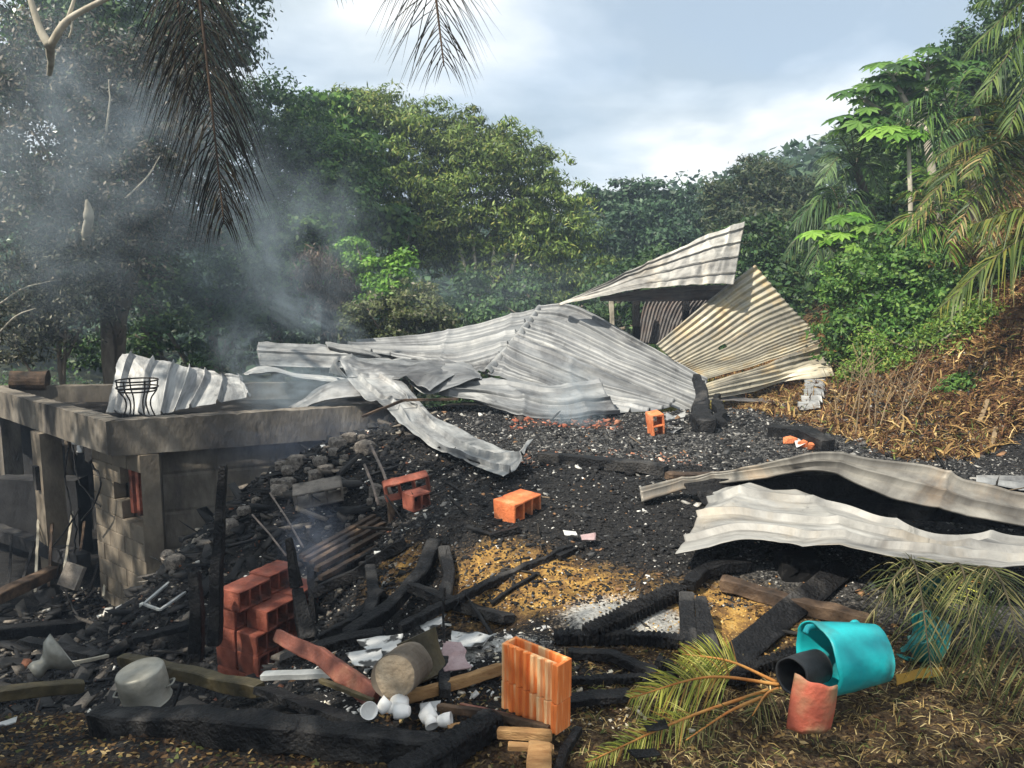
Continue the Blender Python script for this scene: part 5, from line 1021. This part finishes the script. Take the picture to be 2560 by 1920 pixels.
tree('dark_tree', 'blue green tree row in the haze right of the feathery tree', [(1500,540,26,70),(1570,520,26,60),(1640,540,26,80),(1720,550,26,80),(1520,640,25,110),(1650,650,25,110),(1780,620,25,90),(1480,500,26.5,30),(1600,480,26.5,24)], 26000, .17, .5, BD, clump=.32, tr=.2)
tree('feathery_tree', 'dark flat topped tree between the roof and the palms', [(1860,510,21,90),(1950,520,21,80),(1800,500,21.5,40),(1900,460,21.3,60),(1980,580,20,90),(1870,620,20,100),(2010,490,21,40)], 24000, .15, .28, [(4, (.03, .055, .02)), (3, (.06, .085, .03)), (2, (.09, .10, .04))], clump=.25, tr=.2, droop=.2)
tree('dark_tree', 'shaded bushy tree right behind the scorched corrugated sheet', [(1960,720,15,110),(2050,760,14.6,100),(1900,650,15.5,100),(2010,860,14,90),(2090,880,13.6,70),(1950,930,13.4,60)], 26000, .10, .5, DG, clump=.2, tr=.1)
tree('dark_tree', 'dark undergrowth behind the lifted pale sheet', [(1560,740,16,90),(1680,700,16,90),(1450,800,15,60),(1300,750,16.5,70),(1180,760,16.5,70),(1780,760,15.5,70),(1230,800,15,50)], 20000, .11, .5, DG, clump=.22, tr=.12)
# bare stems showing in the hollow under the feathery tree
for i, (x0, x1) in enumerate([(1190, 1140), (1205, 1180), (1225, 1235), (1240, 1290), (1215, 1330)]):
    a = at(x0, 800, 18.6); b = at(x1, 560 + 25 * i, 18.9); mesh('thin_tree', *tube_vf(catmull([a, (a + b) / 2 + np.array([0, 0, -.1]), b], 12), np.linspace(.07, .03, 12), 7, True, .01, i), M['palebark'], True, label='pale leaning bare tree in the hollow under the feathery tree, ' + ['leftmost of five', 'second of five', 'upright middle one', 'fourth of five', 'rightmost, most slanted'][i], cat='tree')
# right
tree('tall_tree', 'airy small leaved tree at the top right corner', [(2440,110,14,60),(2510,60,14,90),(2400,90,14.2,26),(2420,180,14,50),(2560,180,14,100),(2480,200,14,70),(2530,-60,14,90)], 13000, .085, .5, DG, clump=.14, per=24, tr=.12)
tree('broadleaf_tree', 'mixed green tree mass behind the right palms', [(2250,300,16,110),(2380,260,16,120),(2480,340,15.5,120),(2300,430,15.5,120),(2200,400,16,70),(2440,500,15,120),(2560,420,15,120),(2350,600,14.5,110),(2260,540,15,80),(2500,640,14,100)], 46000, .13, .55, MG, clump=.24, tr=.22)
tree('green_bush', 'dense green bush at the foot of the right hillside', [(2180,760,10.3,110),(2280,720,10.3,90),(2140,850,10.0,80),(2250,850,9.8,80),(2350,790,9.8,80),(2110,700,10.8,60),(2440,760,9.6,60),(2220,660,10.6,70),(2500,700,9.6,60),(2560,690,9.3,60),(2380,740,9.5,50)], 30000, .075, .5, MG, clump=.14, per=26, tr=.05, cat='bush')
tree('lime_bush', 'lime green leafy sprigs at the edge of the dry slope', [(2200,915,9.3,50),(2250,930,9.2,44),(2350,860,9.1,50),(2420,820,9.0,50),(2170,870,9.5,36),(2450,790,8.9,40),(2300,885,9.2,44),(2390,880,8.8,30),(2140,930,9.3,30)], 20000, .052, .4, [(4, (.12, .22, .03)), (3, (.18, .27, .045)), (2, (.06, .13, .022)), (1, (.25, .24, .06))], clump=.12, per=18, tr=.03, cat='bush')
tree('small_bush', 'low green tuft on the dry slope', [(2400,970,8.0,34),(2440,960,8.0,26)], 1500, .07, .3, MG, clump=.08, per=16, tr=.02, cat='bush')
tree('small_bush', 'green brush seen through the gap under the scorched sheets', [(2000,980,12.6,60),(1940,960,12.8,50),(1850,1000,13,40),(2060,1000,12.4,40)], 6000, .08, .4, MG, clump=.12, per=20, tr=.03, cat='bush')
# cecropias: large star leaves on a bare pale stem
def star_leaf(c, rad, nrm, lobes=9):
    nrm = nrm / np.linalg.norm(nrm); a = np.cross(nrm, [0.3, 1, 0]); a /= np.linalg.norm(a); b = np.cross(nrm, a); V = [c]; f = []
    for k in range(lobes):
        t = 2 * math.pi * k / lobes + .2; d = a * math.cos(t) + b * math.sin(t); s = -a * math.sin(t) + b * math.cos(t); w = rad * .26
        i = len(V); V += [c + d * rad * .55 + s * w - nrm * rad * .05, c + d * rad - nrm * rad * .28, c + d * rad * .55 - s * w - nrm * rad * .05]; f.append((0, i, i + 1, i + 2))
    return np.array(V), f
def cecropia(label, base, heads, leafr, palette, r=.05, stalks=7):
    b = at(*base); zb = Hs(b[0], b[1]) - .1; root = np.array([b[0], b[1], zb]); t = thing('cecropia', label, 'tree', root, 'cecropia trees on the right hillside')
    hs = [at(*h) for h in heads]; top = np.mean(hs, 0); tr_top = np.array([b[0] * .6 + top[0] * .4, b[1] * .5 + top[1] * .5, top[2] - (.5 if len(hs) > 1 else .0)])
    keep(mesh('trunk', *tube_vf(catmull([root, (root + tr_top) / 2 + np.array([.04, 0, 0]), tr_top], 16), np.linspace(r, r * .6, 16), 8, True, .006, 1), M['palebark'], True), t)
    for h in hs:
        if len(hs) > 1: keep(mesh('limb', *tube_vf(catmull([tr_top, (tr_top + h) / 2 + np.array([0, 0, -.08]), h], 8), np.linspace(r * .6, r * .35, 8), 6), M['palebark'], True), t)
        for k in range(stalks):
            a = 2 * math.pi * k / stalks + random.uniform(-.3, .3); el = random.uniform(.05, .7); L = leafr * random.uniform(1.0, 1.6); d = np.array([math.cos(a) * math.cos(el), math.sin(a) * math.cos(el), math.sin(el)])
            c = h + d * L; V, f = star_leaf(c, leafr * random.uniform(.8, 1.15), np.array([d[0] * .35, d[1] * .35 - .25, 1.0])); cc = pal(1, palette)[0]
            keep(mesh('leaf', V, f, M['leaf'], False, col=np.tile(cc, (len(V), 1))), t)
            keep(mesh('leaf_stalk', *tube_vf([h, (h + c) / 2 + np.array([0, 0, .03]), c], .006, 4, False), M['palebark']), t)
cecropia('slender pale stemmed cecropia standing out before the palms', (2268, 760, 11.5), [(2240, 345, 11.8)], .26, BG, .045, 10)
cecropia('spreading cecropia with big dark umbrella leaves against the sky', (2330, 760, 13), [(2160, 250, 13), (2230, 190, 13.2), (2320, 175, 13.3), (2190, 300, 12.9), (2260, 240, 13.4), (2390, 200, 13.5), (2150, 320, 12.9)], .27, MG, .09, 9)
cecropia('young cecropia with bright leaves low on the right', (2190, 820, 11.6), [(2120, 560, 11.8), (2060, 600, 12), (2180, 590, 11.6), (2110, 620, 11.7)], .22, BG, .05, 8)
# palms
def frond_parts(base, tip, sag, nl, ll, wd, palette, curl=.5, th=.012, hang=.6, gap=.12, r=None, sidev=None, vee=.3):
    base = np.asarray(base, float); tip = np.asarray(tip, float); mid = (base + tip) / 2 + np.array([0, 0, sag]); C = catmull([base, mid, tip], 40)
    tan = np.gradient(C, axis=0); tan /= np.linalg.norm(tan, axis=1)[:, None]; n = nl * 2; V = []; f = []; segs = 4; jit = rng.normal(0, 1, (nl * 2, 3)) * (.22 if hang > .4 and gap < .05 else .14)
    for i in range(nl):
        t = gap + (1 - gap) * (i + .5) / nl; k = min(38, int(t * 39)); c = C[k] + (C[k + 1] - C[k]) * (t * 39 - k); T_ = tan[k]
        sd = np.cross(T_, [0, 0, 1.]) if sidev is None else np.asarray(sidev, float); sd = sd - T_ * (sd @ T_); sd /= np.linalg.norm(sd) + 1e-9; up = np.cross(sd, T_)
        lf = ll * (math.sin(math.pi * min(1, .18 + t * .80)) ** .7) * random.uniform(.85, 1.1)
        for s in (-1, 1):
            d = sd * s * random.uniform(.75, 1) + T_ * (.55 + .5 * t) + up * random.uniform(-.1, vee + .1); d = d + jit[2 * i + (s > 0)]; d /= np.linalg.norm(d); j = len(V); wv = np.cross(d, up); wv /= np.linalg.norm(wv) + 1e-9; wv = wv * .8 + up * random.uniform(-.5, .5)
            for q in range(segs + 1):
                u = q / segs; w = wd * (1 - u ** 1.6 * .93) * (.6 + .8 * min(1, u * 3)); p = c + d * lf * u + np.array([0, 0, -1.]) * lf * hang * u * u; V += [p - wv * w, p + wv * w]
                if q: f.append((j + 2 * q - 2, j + 2 * q - 1, j + 2 * q + 1, j + 2 * q))
    V = np.array(V); m = 2 * (segs + 1); cc = pal(len(V) // m, palette); return C, V, f, np.repeat(cc, m, axis=0)
def frond(parent, base, tip, sag, nl=44, ll=.45, wd=.010, palette=MG, hang=.5, mat='leaf', single=False, rm='bamboo', rr=.014, name='frond', **k):
    C, V, f, col = frond_parts(base, tip, sag, nl, ll, wd, palette, hang=hang, **k)
    if not single:     # one part per frond: leaflets with the midrib as sub-part
        o = keep(mesh(name, V, f, M[mat], False, col=col), parent); rb = mesh('midrib', *tube_vf(C, np.linspace(rr, rr * .3, len(C)), 5), M[rm], True); rb.parent = o; rb.matrix_parent_inverse = Matrix.Translation(-parent.location) if False else Matrix.Identity(4)
        return o
    keep(mesh('midrib', *tube_vf(C, np.linspace(rr, rr * .3, len(C)), 6), M[rm], True), parent)
    m = 10
    for i in range(len(V) // m):
        keep(mesh('leaflet', V[i * m:(i + 1) * m], f[:4], M[mat], False, col=col[i * m:(i + 1) * m]), parent)
def palm(label, base, head, fronds, tr=.09, palette=MG, group='palms on the right hillside', ll=.42, wd=.013, hang=.5, nl=40, mat='leaf', sagk=.25, skirt=0, rm='bamboo'):
    h = at(*head); b = at(*base); zb = Hs(b[0], b[1]) - .1; root = np.array([b[0], b[1], zb]); t = thing('palm_tree', label, 'palm tree', root, group)
    keep(mesh('trunk', *tube_vf(catmull([root, (root + h) / 2 + np.array([.1, 0, -.05]), h], 14), np.linspace(tr, tr * .7, 14), 10, True, .01, 2), M['bark'], True), t)
    for i, (px, py, Y, *p_) in enumerate(fronds):
        e = at(px, py, Y); L = np.linalg.norm(e - h); frond(t, h, e, L * sagk, nl, ll, wd, p_[0] if p_ else palette, hang, mat, rm=rm)
    return t
palm('bushy crowned palm with pale green drooping fronds against the sky', (2180, 800, 14), (2140, 420, 14), [(2045,400,14),(2060,340,13.6),(2110,310,13.4),(2050,460,13.2),(2190,330,13),(2225,400,13.5),(2200,480,13.2),(2085,500,13.8),(2160,300,14.5),(2240,450,14.5)], palette=[(3, (.10, .17, .06)), (2, (.16, .24, .10))], ll=.38, wd=.012)
palm('dark palm with long fronds arching down left towards the roof', (2140, 850, 13.5), (2100, 520, 13.5), [(1985,560,13.2),(1965,640,13.2),(2020,500,13.6),(2030,680,12.8),(2080,640,12.8),(2160,480,13.4),(2200,560,13.2),(2060,470,14),(2150,620,12.8)], palette=DG + [(2, (.08, .12, .04))], ll=.5, wd=.013, hang=.9)
palm('large olive palm with half dead fronds at the right edge', (2600, 820, 9.5), (2560, 400, 9.6), [(2300,520,9.0),(2250,610,9.2),(2330,400,9.3),(2390,300,9.4),(2470,240,9.6),(2380,600,8.8),(2460,640,8.8),(2660,560,8.8),(2640,280,9),(2310,460,9.6),(2420,440,8.8)], palette=OG, ll=.40, wd=.011, hang=.45, nl=46, sagk=.20)
palm('palm whose green fronds sweep down from the top right corner', (2760, 800, 8.8), (2700, 0, 8.8), [(2420,130,8.6),(2450,250,8.4),(2520,330,8.2),(2600,330,8.2),(2440,10,8.8),(2520,-90,8.8)], palette=[(3, (.08, .14, .03)), (2, (.14, .20, .045)), (2, (.04, .08, .02))], ll=.45, wd=.011, hang=.6, nl=54, sagk=.18)
palm('palm with one broad shaded frond hanging over the slope at the right', (2800, 760, 8.0), (2760, 640, 8.0), [(2350,770,7.6),(2430,560,8.0),(2560,560,7.9)], palette=[(3, (.10, .14, .02)), (2, (.17, .17, .03)), (2, (.05, .08, .015))], ll=.50, wd=.013, hang=.9, nl=60, sagk=.22)
palm('short fan of palm fronds low beside the green bush', (2170, 830, 11.6), (2190, 690, 11.6), [(2060,700,11.4),(2075,650,11.6),(2120,610,11.6),(2240,640,11.4),(2130,750,11.2),(2250,700,11.4)], palette=BG, ll=.34, wd=.011, hang=.6, nl=34)
palm('yellowing palm between the pale cecropia and the big olive palm', (2350, 830, 10.8), (2340, 560, 10.8), [(2250,560,10.6),(2270,480,10.8),(2330,440,10.8),(2420,480,10.7),(2440,580,10.5),(2380,650,10.4),(2280,640,10.5),(2300,420,11)], palette=OG + BG, ll=.42, wd=.012, hang=.6)
palm('feathery palm crown in shade high on the right', (2420, 800, 12), (2380, 300, 12), [(2240,280,11.8),(2270,360,11.6),(2330,200,12),(2420,180,12),(2480,260,12),(2450,380,11.7),(2340,400,11.5),(2220,330,12)], palette=DG + MG, ll=.5, wd=.013, hang=.6)
# dead and hanging fronds
DF = [(3, (.016, .014, .010)), (1.2, (.05, .04, .022)), (3, (.009, .009, .008))]  # dead leaflets, darkened to near black so they look backlit
def hanging(label, base, tip, sag, nl, ll, wd, pal_=DF, hang=.35, k=4, sidev=None, rr=.012, gap=.02, cat='palm frond', mat='deadleaf', rm='charbrown', vee=.1):
    t = thing('palm_frond', label, cat, tip, None); 
    frond(t, base, tip, sag, nl, ll, wd, pal_, hang, mat, True, rm, rr, gap=gap, sidev=sidev, vee=vee); return t
hanging('long dead palm frond hanging down at the top left', at(480, -160, 4.6), at(560, 560, 4.5), .08, 110, .42, .0038, hang=1.0, sidev=(1, .3, 0))
hanging('second dead frond hanging behind the long one, splayed to the left', at(430, -120, 4.9), at(470, 240, 4.9), .05, 46, .40, .0038, hang=.9, sidev=(1, .2, 0))
hanging('dead frond tip hanging alone against the sky at the top centre', at(1050, -260, 3.6), at(1110, 165, 3.5), .06, 50, .34, .0026, hang=.5, sidev=(1, .2, 0))
hanging('few frond leaflets showing at the top edge left of the hanging tip', at(860, -120, 4), at(820, -30, 3.9), .02, 9, .16, .003, hang=.4, sidev=(1, .2, 0))
hanging('few frond leaflets showing at the top edge right of the hanging tip', at(1150, -160, 4), at(1230, -60, 3.9), .02, 7, .2, .003, hang=.3, sidev=(1, .2, 0))
# thin bare twigs against the sky
for i, P in enumerate([[(520, -20, 4.2), (600, 90, 4.2), (680, 208, 4.2)], [(585, -10, 5), (598, 30, 5), (606, 62, 5)]]):
    mesh('twig', *tube_vf(catmull([at(*p) for p in P], 10), np.linspace(.005, .002, 10), 5), M['char'], True, label=['long straight bare twig slanting against the sky at the top left', 'short bare twig at the top edge, right of the dead frond'][i], cat='twig')
# pale branches, top left
bt = thing('forked_branch', 'pale bare forked branch catching light at the top left', 'branch', at(125, 115, 9))
for P, r in [([(125, 118, 9), (95, 60, 9), (70, -30, 9)], .05), ([(125, 118, 9), (160, 60, 9), (210, 25, 9), (300, -20, 9)], .045), ([(170, 45, 9), (185, 0, 9), (192, -30, 9)], .022), ([(178, 38, 9), (180, 70, 9), (172, 95, 9)], .015), ([(125, 112, 9), (127, 150, 9.2), (124, 185, 9.5)], .05)]:
    keep(mesh('branch', *tube_vf(catmull([at(*p) for p in P], 14), np.linspace(r, r * .6, 14), 8, True, .006, 2), M['palebark'], True), bt)
tk = mesh('broken_trunk', *tube_vf(catmull([at(215, 500, 10.6), at(222, 545, 10.7), at(216, 580, 10.9), at(214, 640, 11.4)], 14), [.012, .03, .05, .065, .07, .06, .06, .06, .06, .06, .06, .06, .06, .06], 8, True, .02, 2), M['palebark'], True, label='broken pale tree trunk among the singed leaves at the left', cat='trunk')
for i, P in enumerate([[(310, 500, 11), (370, 440, 11), (400, 390, 11)], [(0, 760, 11), (60, 720, 11), (140, 700, 11)], [(0, 830, 10.8), (40, 790, 10.8), (90, 770, 10.8)], [(265, 330, 11), (275, 250, 11), (270, 200, 11)]]):
    mesh('bare_branch', *tube_vf(catmull([at(*p) for p in P], 10), np.linspace(.016, .006, 10), 6, True, .01, i), M['palebark'], True, label='thin bare branch in the scorched tree, ' + ['slanting right of the broken trunk', 'nearly level at the left edge', 'lowest at the left edge', 'upright near its middle'][i], cat='branch')
# dry stalks by the scorched sheets
for i in range(13):
    x = 2090 + i * 16 + random.uniform(-6, 6); x2 = x + random.uniform(-50, 70); yb = random.uniform(1030, 1110)
    st_ = thing('dry_stalk', 'dry bare stalk at the slope foot, ' + ['leftmost', 'second from the left', 'third from the left', 'fourth from the left', 'fifth from the left', 'just left of the middle', 'middle one', 'just right of the middle', 'eighth along, forked', 'ninth along', 'tenth along', 'last but one at the right', 'rightmost'][i], 'stalk', G(x, yb, -.02), 'dry stalks at the slope foot')
    a = G(x, yb, -.02); b = at(x2, random.uniform(850, 980), a[1] + .1); keep(mesh('stem', *tube_vf(catmull([a, (a + b) / 2 + rng.normal(0, .04, 3), b], 10), np.linspace(.009, .003, 10), 5), M['drystem'], True), st_)
    for q in range(5):
        s = a + (b - a) * random.uniform(.4, .8); e = s + np.array([random.uniform(-.25, .25), random.uniform(-.1, .1), random.uniform(.1, .3)]); keep(mesh('twig', *tube_vf([s, (s + e) / 2 + np.array([0, 0, -.01]), e], np.array([.004, .003, .002]), 4), M['drystem']), st_)
# fronds lying in the foreground
YF = [(3, (.42, .42, .07)), (2, (.60, .56, .16)), (2, (.22, .27, .05)), (1.2, (.40, .22, .06))]
OF = [(3, (.12, .13, .04)), (3, (.20, .18, .07)), (3, (.05, .07, .022)), (1, (.34, .29, .14))]
def lying(label, base, tip, sag, nl, ll, wd, pal_, hang=.25, sidev=None, rr=.008, gap=.1, rm='redwood', vee=.5):
    t = thing('palm_frond', label, 'palm frond', tip); frond(t, base, tip, sag, nl, ll, wd, pal_, hang, 'deadleaf', True, rm, rr, gap=gap, sidev=sidev, vee=vee)
RZ = M['redwood']
M['orange_rib'] = noise_mat('orange_midrib', [(.3, (.40, .13, .03)), (.7, (.62, .33, .10))], 12, 4, .6, .2)
lying('yellow green dead frond lying left of the red tin, upper spray', at(1950, 1712, 2.95), at(1575, 1745, 2.8), .06, 70, .19, .0026, YF, rm='orange_rib', gap=.34, sidev=(.2, .5, 1))
lying('yellow dead frond lying along the litter, lowest spray', at(1920, 1725, 2.9), at(1470, 1905, 2.5), .02, 60, .14, .0026, YF, rm='orange_rib', gap=.45, sidev=(.3, .6, .8))
lying('dead frond spray pointing up beside the charred plank', at(1940, 1705, 3.0), at(1705, 1635, 3.0), .03, 46, .18, .0026, YF, rm='orange_rib', gap=.4, sidev=(-.3, .4, 1))
lying('short dry spray with spread leaflets under the yellow frond', at(1925, 1735, 2.85), at(1715, 1850, 2.6), .02, 20, .10, .003, OF, rm='orange_rib', gap=.5, sidev=(.3, .5, .9))
lying('small drooping frond just left of the red tin', at(1945, 1722, 2.9), at(1880, 1790, 2.75), .03, 14, .12, .003, OF, rm='orange_rib', gap=.2, sidev=(1, .3, 0))
lying('drooping dead frond over the teal barrel, its tip hanging down', at(2250, 1385, 3.9), at(2330, 1690, 2.9), .18, 52, .26, .0027, OF, hang=.45, rm='bamboo', sidev=(1, .2, .1), gap=.05)
lying('dead frond bent left from the grey ash onto the barrel rim', at(2330, 1440, 3.6), at(2150, 1590, 3.2), .16, 46, .18, .0025, OF, hang=.5, rm='bamboo', sidev=(.5, .6, .4), gap=.05)
lying('long dead frond arching down at the right edge', at(2380, 1450, 3.4), at(2600, 1800, 2.7), .30, 60, .30, .0028, OF, hang=.7, rm='bamboo', sidev=(.9, -.2, .2), gap=.05)
lying('second arching frond between the tub and the right edge one', at(2360, 1430, 3.5), at(2440, 1720, 2.9), .25, 50, .26, .0028, OF, hang=.6, rm='bamboo', sidev=(1, .0, .2), gap=.05)
lying('short yellow frond standing up on the ash behind the tub', at(2350, 1530, 3.4), at(2430, 1430, 3.6), .03, 18, .14, .004, YF, hang=.4, rm='bamboo', sidev=(1, .2, .2), gap=.05)
for i, P in enumerate([[(2130, 1278, 4.6), (2215, 1350, 4.3), (2275, 1440, 4.0)], [(2275, 1325, 4.6), (2305, 1385, 4.3), (2322, 1448, 3.9)]]):
    mesh('bowed_reed', *tube_vf(catmull([at(*p) for p in P], 12), .0045, 5), M['bamboo'], True, label='thin dry stem bowed over the cream sheet, ' + ['longer one at the left', 'shorter one at the right'][i], cat='reed')
# trees standing out of frame behind the viewer, whose shade falls on the left and the foreground
def shade_tree(label, x, y, z, lobes, n, size, name='broadleaf_tree'):
    root = np.array([x, y, Hs(x, y) - .1]); t = thing(name, label, 'tree', root)
    P, Nn = crown_pts([(x + a, y + b, z + c, r) for a, b, c, r in lobes], n, .3, 30, .3); V = leaves_vf(P, Nn, size, .5)
    keep(mesh('crown', V.reshape(-1, 3), np.arange(len(P) * 4).reshape(-1, 4), M['leaf'], False, col=np.repeat(pal(len(P), MG), 4, axis=0), kind='stuff'), t)
    keep(mesh('trunk', *tube_vf(catmull([root, (root + np.array([x, y, z])) / 2, [x, y, z]], 10), np.linspace(.2, .1, 10), 9), M['bark'], True), t)
shade_tree('broad leafy tree shading the pit, left behind the viewer', -7.5, 2.5, 6.4, [(0,0,0,2.3),(-2.6,2.6,0,1.9),(1.6,-.5,.4,1.4),(-.6,1.6,.2,1.6),(1.2,1.5,-.6,1.2),(-1.8,-1,0,1.6)], 15000, .16)
shade_tree('leafy tree shading the front, close behind the viewer', -5.0, .3, 5.4, [(0,0,0,1.4),(1.2,-.4,.2,.9),(-1.6,.2,.2,1.4)], 7000, .14)
shade_tree('thin leafy tree dappling the right foreground, above the viewer', -2.0, -.3, 5.6, [(0,0,0,.9),(1.0,-.2,.1,.7),(1.9,.1,0,.7),(-.5,-1,0,.8)], 2600, .13)
# distant wooded hillside
def wood():
    n = 42000; x = rng.uniform(-40, 45, n); y = rng.uniform(24, 46, n); z = hbase(x, y); hgt_ = 3.2 + 2.2 * fbm(np.stack([x * .25, y * .25, x * 0], -1), 2, 8); P = np.stack([x, y, z + hgt_ * rng.uniform(.1, 1, n) ** .5], -1)
    V = leaves_vf(P, rng.normal(0, .5, (n, 3)) + np.array([0, -.4, .8]), .42, .6); return mesh('distant_wood', V.reshape(-1, 3), np.arange(n * 4).reshape(-1, 4), M['leaf'], False, col=np.repeat(pal(n, BD) * .9, 4, axis=0), label='dark wooded hillside behind the trees', kind='stuff')
wood()
def under():
    n = 52000; x = rng.uniform(-16, 12, n); y = rng.uniform(12.6, 24, n); k = (x > -7.5 + 0 * y) | (y > 12.5); x, y = x[k], y[k]; n = len(x); z = hgt(x, y); P = np.stack([x, y, z + (.35 + .9 * (fbm(np.stack([x * .6, y * .6, x * 0], -1), 2, 8) + .6)) * rng.uniform(0, 1, n)], -1)
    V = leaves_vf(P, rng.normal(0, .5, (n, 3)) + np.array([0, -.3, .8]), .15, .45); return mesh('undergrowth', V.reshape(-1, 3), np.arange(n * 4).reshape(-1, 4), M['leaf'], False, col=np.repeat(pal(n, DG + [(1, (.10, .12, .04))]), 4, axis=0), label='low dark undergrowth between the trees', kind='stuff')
under()
# ---------------- smoke and air ----------------
def vol_mat(name, density, color, scale=1.2, lo=.45, hi=.75, anis=.2, stretch=(1, 1, 1), dist=1.5):
    m = bpy.data.materials.new(name); m.use_nodes = True; N = m.node_tree.nodes; L = m.node_tree.links; N.clear()
    out = N.new('ShaderNodeOutputMaterial'); v = N.new('ShaderNodeVolumePrincipled'); v.inputs['Color'].default_value = (*color, 1); v.inputs['Anisotropy'].default_value = anis
    if scale:
        tc = N.new('ShaderNodeTexCoord'); mp = N.new('ShaderNodeMapping'); mp.inputs['Scale'].default_value = stretch; L.new(tc.outputs['Object'], mp.inputs[0])
        n = N.new('ShaderNodeTexNoise'); n.inputs['Scale'].default_value = scale; n.inputs['Detail'].default_value = 4; n.inputs['Distortion'].default_value = dist; L.new(mp.outputs[0], n.inputs['Vector'])
        mr = N.new('ShaderNodeMapRange'); mr.inputs['From Min'].default_value = lo; mr.inputs['From Max'].default_value = hi; L.new(n.outputs['Fac'], mr.inputs['Value'])
        g = N.new('ShaderNodeTexGradient'); g.gradient_type = 'SPHERICAL'; L.new(tc.outputs['Object'], g.inputs[0])
        mu = N.new('ShaderNodeMath'); mu.operation = 'MULTIPLY'; L.new(mr.outputs[0], mu.inputs[0]); L.new(g.outputs[0], mu.inputs[1])
        m2 = N.new('ShaderNodeMath'); m2.operation = 'MULTIPLY'; L.new(mu.outputs[0], m2.inputs[0]); m2.inputs[1].default_value = density; L.new(m2.outputs[0], v.inputs['Density'])
    else: v.inputs['Density'].default_value = density
    L.new(v.outputs[0], out.inputs['Volume']); return m
def smoke(label, c, r, density, color=(.70, .86, 1.0), scale=2.2, lo=.42, hi=.7, rotv=(0, 0, 0), stretch=(1, 1, 1)):
    bm = bmesh.new(); bmesh.ops.create_icosphere(bm, subdivisions=3, radius=1); me = bpy.data.meshes.new('smoke'); bm.to_mesh(me); bm.free()
    me.materials.append(vol_mat('smoke_air', density, color, scale, lo, hi, .1, stretch)); o = bpy.data.objects.new('smoke', me); COL.objects.link(o); o.scale = r; o.location = Vector(c.tolist()); o.rotation_euler = rotv
    tag(o, label, kind='stuff'); return o
smoke('blue smoke drifting before the scorched tree at the left', at(150, 420, 10.2), (2.8, 1.0, 2.6), .95, stretch=(1, 1, 1.2))
smoke('blue smoke bank over the thicket left of centre', at(640, 620, 12.2), (2.3, .9, 2.2), 1.05, stretch=(1.2, 1, 1))
smoke('bright wisp of smoke curling up from the folded sheet', at(780, 790, 11.6), (1.0, .5, .42), 2.8, scale=2.0, lo=.40, rotv=(0, R(28), 0))
smoke('thin smoke column rising from the folded sheet', at(665, 640, 11.6), (.62, .4, 1.5), 2.1, scale=1.5, lo=.40, rotv=(0, R(-24), 0))
smoke('smoke rolling out between the propped sheet and the roof', at(740, 970, 9.2), (.95, .45, .48), 3.6, scale=2.2, lo=.40)
smoke('small smoke wisp beyond the propped sheet', at(590, 870, 10.6), (.5, .4, .55), 1.5, scale=2, lo=.4)
smoke('smoke plume rising from the ashes at the long standing sheet', at(1432, 1060, 8.2), (.40, .3, .80), 5.5, scale=1.9, lo=.38)
smoke('smoke clinging to the sooty annex wall', at(800, 1110, 8.2), (1.5, .5, .5), .9, (.55, .68, .95), 2, .35)
smoke('faint smoke between the roof panels and the trees', at(1250, 720, 13.0), (2.6, .8, .7), .32, scale=2, lo=.35)
smoke('thin smoke rising over the rods behind the block stack', at(780, 1350, 5.0), (.3, .3, .42), 1.8, (.55, .66, .9), 1.8, .38)
hz = mesh('haze', *box_vf((0, 170, 7), (900, 700, 22.5)), None, label='thin bluish smoke haze in the air', kind='stuff')
hz.data.materials.append(vol_mat('hazy_air', .0035, (.62, .78, 1.0), None, anis=.1))
# every free-standing mesh gets its origin at its own foot
for o in [o for o in COL.objects if o.type == 'MESH' and o.parent is None and o.get('kind') != 'structure' and o.name.split('.')[0] not in ('haze', 'smoke')]:
    if o.location.length > 1e-6 or o.rotation_euler.x or o.rotation_euler.y: continue
    n = len(o.data.vertices); a = np.empty(n * 3, np.float32); o.data.vertices.foreach_get('co', a); a = a.reshape(-1, 3); c = Vector([float((a[:, 0].min() + a[:, 0].max()) / 2), float((a[:, 1].min() + a[:, 1].max()) / 2), float(a[:, 2].min())])
    o.data.transform(Matrix.Translation(-c)); o.location = c
    for ch in o.children: ch.matrix_parent_inverse = Matrix.Translation(-c)
